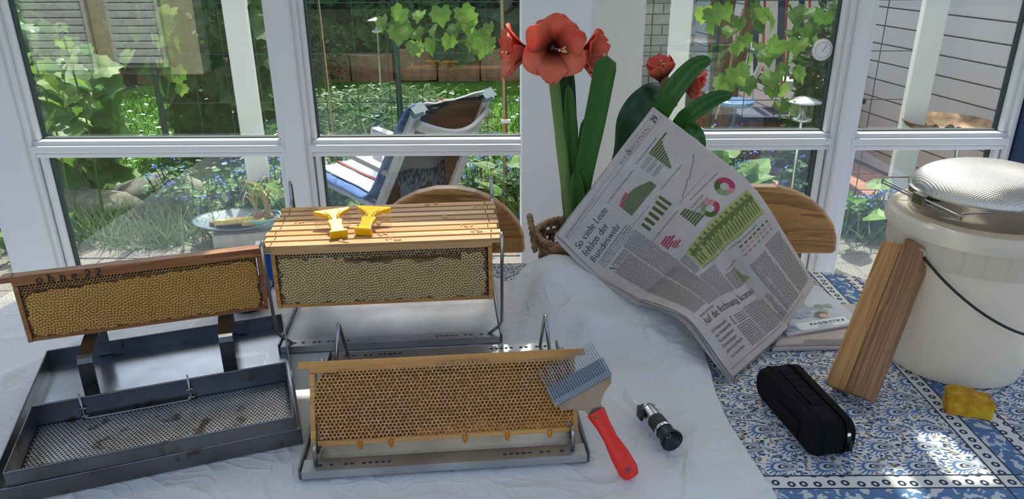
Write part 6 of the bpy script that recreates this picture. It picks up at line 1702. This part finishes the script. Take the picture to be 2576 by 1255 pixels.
# ------------------------------------------------------------------ wicker basket for the amaryllis
MT['wicker'] = mat('brown_wicker', (0.22, 0.11, 0.045), .6, col2=(0.42, 0.25, 0.12), ns=40, bump=.4, bs=150)
def basket(cx, cy, z0, r0, r1, h, label, handles=True, name='wicker_basket', ns=22, rows_=7):
    root = empty(name, (cx, cy, z0), label=label, cat='basket')
    st = None
    for k in range(ns):
        a = 2 * PI * k / ns
        if st is None: st = MB().tube([(r0 * .98, 0, 0), ((r0 + r1) / 2, 0, h / 2), (r1, 0, h)], .004, 6).build('stake', MT['wicker'], root); q = st
        else: q = st.copy(); C.objects.link(q)
        q.rotation_euler = (0, 0, a)
    for j in range(rows_):
        t = (j + .5) / rows_; r_ = r0 + (r1 - r0) * t; m = MB(); P = []
        for k in range(ns * 4):
            a = 2 * PI * k / (ns * 4); w = .006 * math.cos(a * ns / 2 + PI * j); P.append(((r_ + w) * math.cos(a), (r_ + w) * math.sin(a)))
        hh = h / rows_ * .46
        rowsg = [[(x, y_, t * h - hh) for x, y_ in P + [P[0]]], [(x * 1.02, y_ * 1.02, t * h) for x, y_ in P + [P[0]]], [(x, y_, t * h + hh) for x, y_ in P + [P[0]]]]
        m.grid(rowsg).build('weave_strand', MT['wicker'], root, smooth=True, solid=.002)
    m = MB()
    for s in range(3): m.tube([((r1 + .004 * math.cos(a * 16 + s * 2.09)) * math.cos(a), (r1 + .004 * math.cos(a * 16 + s * 2.09)) * math.sin(a), h + .004 * math.sin(a * 16 + s * 2.09)) for a in [2 * PI * k / 120 for k in range(120)]], .0042, 6, closed=True)
    m.build('braided_rim', MT['wicker'], root, smooth=True)
    MB().lathe([(0, .004), (r0, .004)], ns).build('basket_bottom', MT['wicker'], root)
    if handles:
        for s in (1, -1):
            m = MB()
            for q in range(3):
                P = []
                for k in range(40):
                    t = PI * k / 39; P.append((s * (r1 + .004 + .012 * math.sin(t)) + .004 * math.cos(k * .7 + q * 2.1), -.045 * math.cos(t) + .0, h - .03 + .072 * math.sin(t) + .004 * math.sin(k * .7 + q * 2.1)))
                m.tube(P, .0042, 6)
            m.build('basket_handle', MT['wicker'], root, smooth=True)
    return root
BX, BY = .172, 1.712
basket(BX, BY, TZ + .002, .082, .112, .125, 'brown wicker basket holding the amaryllis bulbs')
MT['compost'] = mat('dark_compost', (0.03, 0.022, 0.016), .95, bump=1.0, bs=80, col2=(0.06, 0.045, 0.03), ns=30)
MT['stalk'] = mat('amaryllis_stalk', (0.16, 0.27, 0.07), .4, col2=(0.20, 0.33, 0.09), ns=6, transl=.1)
MT['strap'] = mat('amaryllis_leaf', (0.03, 0.14, 0.025), .33, col2=(0.06, 0.21, 0.03), ns=5, transl=.22, stretch=(1, 1, .1))
MT['strap_dark'] = mat('amaryllis_leaf_dark', (0.02, 0.075, 0.035), .35, col2=(0.03, 0.10, 0.045), ns=5, transl=.1)
MT['petal'] = mat('red_amaryllis_petal', (0.88, 0.13, 0.085), .5, col2=(0.92, 0.26, 0.14), ns=14, transl=.35, stretch=(1, 1, .3), tone=(0.14, 0.005, 0.012), bump=.3, bs=60)
MT['sepal'] = mat('dry_flower_sheath', (0.30, 0.17, 0.05), .6, col2=(0.22, 0.20, 0.06), ns=20, transl=.2)
MT['stamen'] = mat('pale_yellow_anther', (0.75, 0.55, 0.18), .6)
MT['filament'] = mat('pink_filament', (0.70, 0.18, 0.15), .5)
def strap_leaf(root, base, pts, w, name='leaf', mt='strap', face=(0, -1, 0), nseg=7, tipf=.55):
    """broad strap leaf through points (world), channelled cross-section"""
    P = crom(pts, nseg); m = MB(); rows = []; n = len(P)
    for i, p in enumerate(P):
        d = (P[min(i + 1, n - 1)] - P[max(i - 1, 0)]).normalized(); f = Vector(face); f = (f - d * f.dot(d)).normalized(); s = d.cross(f)
        t = i / (n - 1); ww = w * (.55 + .45 * math.sin(min(1, t * 1.6) * PI / 2)) * (1 if t < tipf else max(.04, math.sqrt(max(0, 1 - ((t - tipf) / (1 - tipf)) ** 2.2))))
        rows.append([p + s * ww / 2 * q + f * (.006 * (abs(q) ** 1.5) * (ww / w) * 1.5 - .002) for q in (-1, -.6, -.25, 0, .25, .6, 1)])
    m.grid(rows); o = m.build(name, MT[mt], root, smooth=True, solid=.0022); o.location = -Vector(base); return o
def bloom(root, base, c, axis, size, seed, label=None, openness=1.0, n=6):
    """funnel flower: six curved petals, dark throat, pistil and anthers"""
    r = random.Random(seed); T0 = frameT(Vector(c) - Vector(base), axis, (0.1, 0, 1))
    fl_ = empty('bloom', T0.translation); fl_.parent = root; fl_.rotation_euler = T0.to_euler()
    for k in range(n):
        a = 2 * PI * k / n + (0 if k % 2 else .06); inner = k % 2
        L = size * (1.0 if inner else 1.08) * r.uniform(.93, 1.05); W = size * (1.02 if not inner else .86)
        m = MB(); rows = []; nu, nv = 12, 8; ph = r.uniform(0, 6)
        for i in range(nu + 1):
            t = i / nu
            rad = size * (.07 + .80 * t ** 1.35 * openness) ; ax_ = size * (-.62 + .95 * t ** .8 - (.36 * max(0, t - .62) ** 1.2 * openness * 2.0))
            row = []
            for j in range(nv + 1):
                v = -1 + 2 * j / nv; w = W * math.sin((.06 + .905 * t) * PI) ** .6 * (.16 + .84 * min(1, t * 1.55))
                ruff = .018 * size * math.sin(v * 5 + t * 9 + ph) * t * 2
                cup = size * .12 * (v * v) * (.3 + t) + (0.008 if inner else 0) * 1
                x = ax_ + ruff + cup * .4; yr = rad - cup * .25; tt = w * v * .5
                row.append((x, yr * math.cos(a) - tt * math.sin(a), yr * math.sin(a) + tt * math.cos(a)))
                m.c.append(0)
            rows.append(row)
        b0 = len(m.v); m.c = []
        m.grid(rows)
        m.c = [min(1.0, max(0.0, 1.5 - (i / nu) * 2.5)) for i in range(nu + 1) for j in range(nv + 1)]
        m.build('petal', MT['petal'], fl_, smooth=True, solid=.0008, attr=True)
    for k in range(6):
        a = r.uniform(-2.1, -1.0); p = crom([(-size * .5, 0, 0), (size * .0, size * .06 * math.cos(a), -size * .12), (size * .22, size * (.10 * math.cos(a) + .02 * k - .05), -size * (.20 + .03 * k % .1))], 4)
        MB().tube(p, size * .010, 5).build('filament', MT['filament'], fl_, smooth=True); MB().sphere(tuple(p[-1]), (size * .02, size * .022, size * .035), 7, 5).build('anther', MT['stamen'], fl_, smooth=True)
    p = crom([(-size * .5, 0, 0), (0, 0, -size * .10), (size * .30, 0, -size * .12)], 4); MB().tube(p, size * .014, 6).build('pistil', MT['filament'], fl_, smooth=True); MB().sphere(tuple(p[-1]), size * .026, 7, 5).build('stigma', MT['daisy'], fl_)
    MB().tube([(-size * .60, 0, 0), (-size * .78, 0, -size * .02)], [size * .085, size * .06], 10).build('flower_tube', MT['stalk'], fl_, smooth=True)
    return fl_
YA = 1.70
b1 = PY(1440, 585, YA); A0 = Vector((b1.x, YA, TZ + .10))
am = empty('amaryllis', tuple(A0), label='tall red amaryllis with three open blooms in the wicker basket', cat='amaryllis')
pt = MB().lathe([(0, .0), (.035, .0), (.045, .05), (.046, .062), (.042, .062), (.038, .045), (0, .045)], 28).build('pot', MT['bark'], am, smooth=True); pt.location = (.004, 0, -.094)
MB().sphere((0, 0, -.03), (.036, .034, .035), 16, 10).build('bulb', MT['compost'], am, smooth=True)
def W(px, py, Y=YA): return PY(px, py, Y)
o = MB().tube(crom([W(1442, 590), W(1425, 470), W(1408, 330), W(1394, 205, YA - .01), W(1392, 160, YA - .01)], 6), [.0135] * 12 + [.0125] * 13, 14).build('stalk', MT['stalk'], am, smooth=True); o.location = -A0
top = W(1392, 150, YA - .005)
bloom(am, A0, W(1394, 124, YA - .075), (0.0, -1, .06), .084, 3, openness=1.02)
bloom(am, A0, W(1290, 130, YA - .02), (-1, -.22, .05), .086, 5, openness=.80)
bloom(am, A0, W(1490, 140, YA - .01), (.9, -.5, .05), .084, 8, openness=.78)
bloom(am, A0, W(1398, 100, YA + .05), (.1, .95, .35), .075, 9, openness=.9)
strap_leaf(am, A0, [W(1436, 580), W(1428, 420, YA + .03), W(1424, 260, YA + .04), W(1426, 160, YA + .04)], .048, mt='strap_dark')
strap_leaf(am, A0, [W(1450, 560), W(1440, 460, YA + .005), W(1436, 330, YA), W(1430, 214, YA)], .034, tipf=.5)
strap_leaf(am, A0, [W(1452, 580, YA - .02), W(1470, 430, YA - .03), W(1500, 280, YA - .04), W(1527, 140, YA - .05)], .050, tipf=.9)
strap_leaf(am, A0, [W(1458, 560), W(1462, 430, YA + .03), W(1468, 300, YA + .03)], .024)
strap_leaf(am, A0, [W(1448, 580, YA - .025), W(1455, 500, YA - .03), W(1446, 432, YA - .035)], .034, tipf=.5)
# second amaryllis
YB2 = 1.775; b2_ = Vector((.225, 1.735, TZ + .10))
a2 = empty('amaryllis', tuple(b2_), label='second red amaryllis with half open blooms behind the newspaper', cat='amaryllis')
MB().lathe([(0, .0), (.03, .0), (.038, .05), (.038, .062), (.034, .062), (.03, .045), (0, .045)], 28).build('pot', MT['bark'], a2, smooth=True).location = (.004, 0, -.094)
MB().sphere((0, 0, -.03), (.032, .03, .035), 16, 10).build('bulb', MT['compost'], a2, smooth=True)
st_ = [Vector((.225, 1.74, .83)), W(1640, 330, YB2 + .02), W(1672, 245, YB2 + .02), W(1678, 218, YB2 + .02)]
o = MB().tube(crom(st_, 6), .012, 12).build('stalk', MT['stalk'], a2, smooth=True); o.location = -b2_
bloom(a2, b2_, W(1660, 172, YB2 + .01), (-.28, -.25, .92), .072, 21, openness=.42)
bloom(a2, b2_, W(1748, 210, YB2 + .01), (.92, -.30, -.15), .074, 22, openness=.50)
m = MB(); m.tube(crom([W(1672, 230, YB2), W(1695, 205, YB2), W(1712, 168, YB2)], 4), [.004, .010, .013, .013, .011, .008, .006, .003, .001], 8); o = m.build('flower_sheath', MT['sepal'], a2, smooth=True); o.location = -b2_
m = MB(); m.tube(crom([W(1676, 235, YB2 - .01), W(1670, 210, YB2 - .01), W(1682, 192, YB2 - .01)], 4), [.011, .012, .012, .011, .010, .008, .006, .004, .001], 8); o = m.build('flower_sheath', MT['sepal'], a2, smooth=True); o.location = -b2_
strap_leaf(a2, b2_, [Vector((.235, 1.74, .85)), W(1640, 330, YB2 - .03), W(1690, 235, YB2 - .05), W(1745, 170, YB2 - .06), W(1788, 150, YB2 - .07)], .052, tipf=.35, face=(-.3, -1, .3))
strap_leaf(a2, b2_, [Vector((.245, 1.74, .85)), W(1690, 340, YB2 - .02), W(1740, 285, YB2 - .05), W(1800, 248, YB2 - .06), W(1842, 240, YB2 - .07)], .042, tipf=.4, face=(0, -1, .5))
strap_leaf(a2, b2_, [Vector((.215, 1.74, .85)), W(1570, 400, YB2), W(1590, 300, YB2 - .01), W(1640, 245, YB2), W(1690, 245, YB2 + .06)], .072, mt='strap_dark', tipf=.9, face=(-.6, -1, .5))
strap_leaf(a2, b2_, [Vector((.245, 1.745, .85)), W(1690, 360, YB2 + .03), W(1725, 322, YB2 + .02), W(1750, 340, YB2), W(1765, 385, YB2)], .040, tipf=.7, face=(.2, -.8, .6))
# ------------------------------------------------------------------ basket of walnuts under the newspaper
basket(.475, 1.452, TZ + .002, .050, .066, .045, 'low wicker basket of walnuts half hidden under the newspaper', False, ns=16, rows_=4)
MT['walnut'] = mat('walnut_shell', (0.20, 0.10, 0.045), .7, col2=(0.34, 0.20, 0.10), ns=60, bump=.9, bs=120)
wm = None; r = random.Random(4)
for i, (x, y_, z) in enumerate([(-.030, -.028, .026), (.006, -.034, .026), (-.036, .008, .026), (.0, .002, .027), (.034, -.006, .026), (.0, .036, .026), (-.016, -.016, .054), (.018, .012, .053)]):
    if wm is None:
        m = MB(); m.sphere((0, 0, 0), (.0165, .0175, .020), 16, 12)
        m.v = [tuple(Vector(v) * (1 + .05 * mnoise.noise(Vector(v) * 180)) + (Vector((v[0], 0, 0)).normalized() * .0012 if abs(v[0]) < .003 else Vector())) for v in m.v]
        o = m.build('walnut', MT['walnut'], smooth=True); wm = o
    else: o = wm.copy(); C.objects.link(o)
    o.location = (.475 + x, 1.452 + y_, TZ + .002 + z); o.rotation_euler = (r.uniform(0, 3), r.uniform(0, 3), r.uniform(0, 3))
    tag(o, 'brown walnut in the low basket under the newspaper', 'walnut', 'walnuts in the low basket')
# ------------------------------------------------------------------ round thermometer stuck to the pane
tp = PY(2070, 126, WY + .024)
th = empty('window_thermometer', (tp.x, WY + .0255, tp.z), label='round white window thermometer stuck to the pane', cat='thermometer')
th.rotation_euler = (R_(90), 0, 0)
MT['dialred'] = mat('dial_red', (0.6, 0.08, 0.06), .5)
MB().lathe([(0, .004), (.032, .004), (.034, 0), (0, 0)], 36).build('dial_plate', MT['white_print'], th, smooth=True, angle=30)
MB().lathe([(.032, .001), (.036, .003), (.037, .001), (.033, 0)], 36).build('dial_rim', MT['clearglass'], th, smooth=True)
m = MB()
for k in range(24):
    a = 2 * PI * k / 24; m.box((.026 * math.cos(a), .026 * math.sin(a), .0043), (.006 if k % 2 else .004, .0016, .0004), rz=a)
m.build('dial_marks', MT['dialred'], th); MB().box((.004, .006, .0047), (.026, .0018, .0006), rz=R_(60)).build('pointer', MT['dialred'], th)
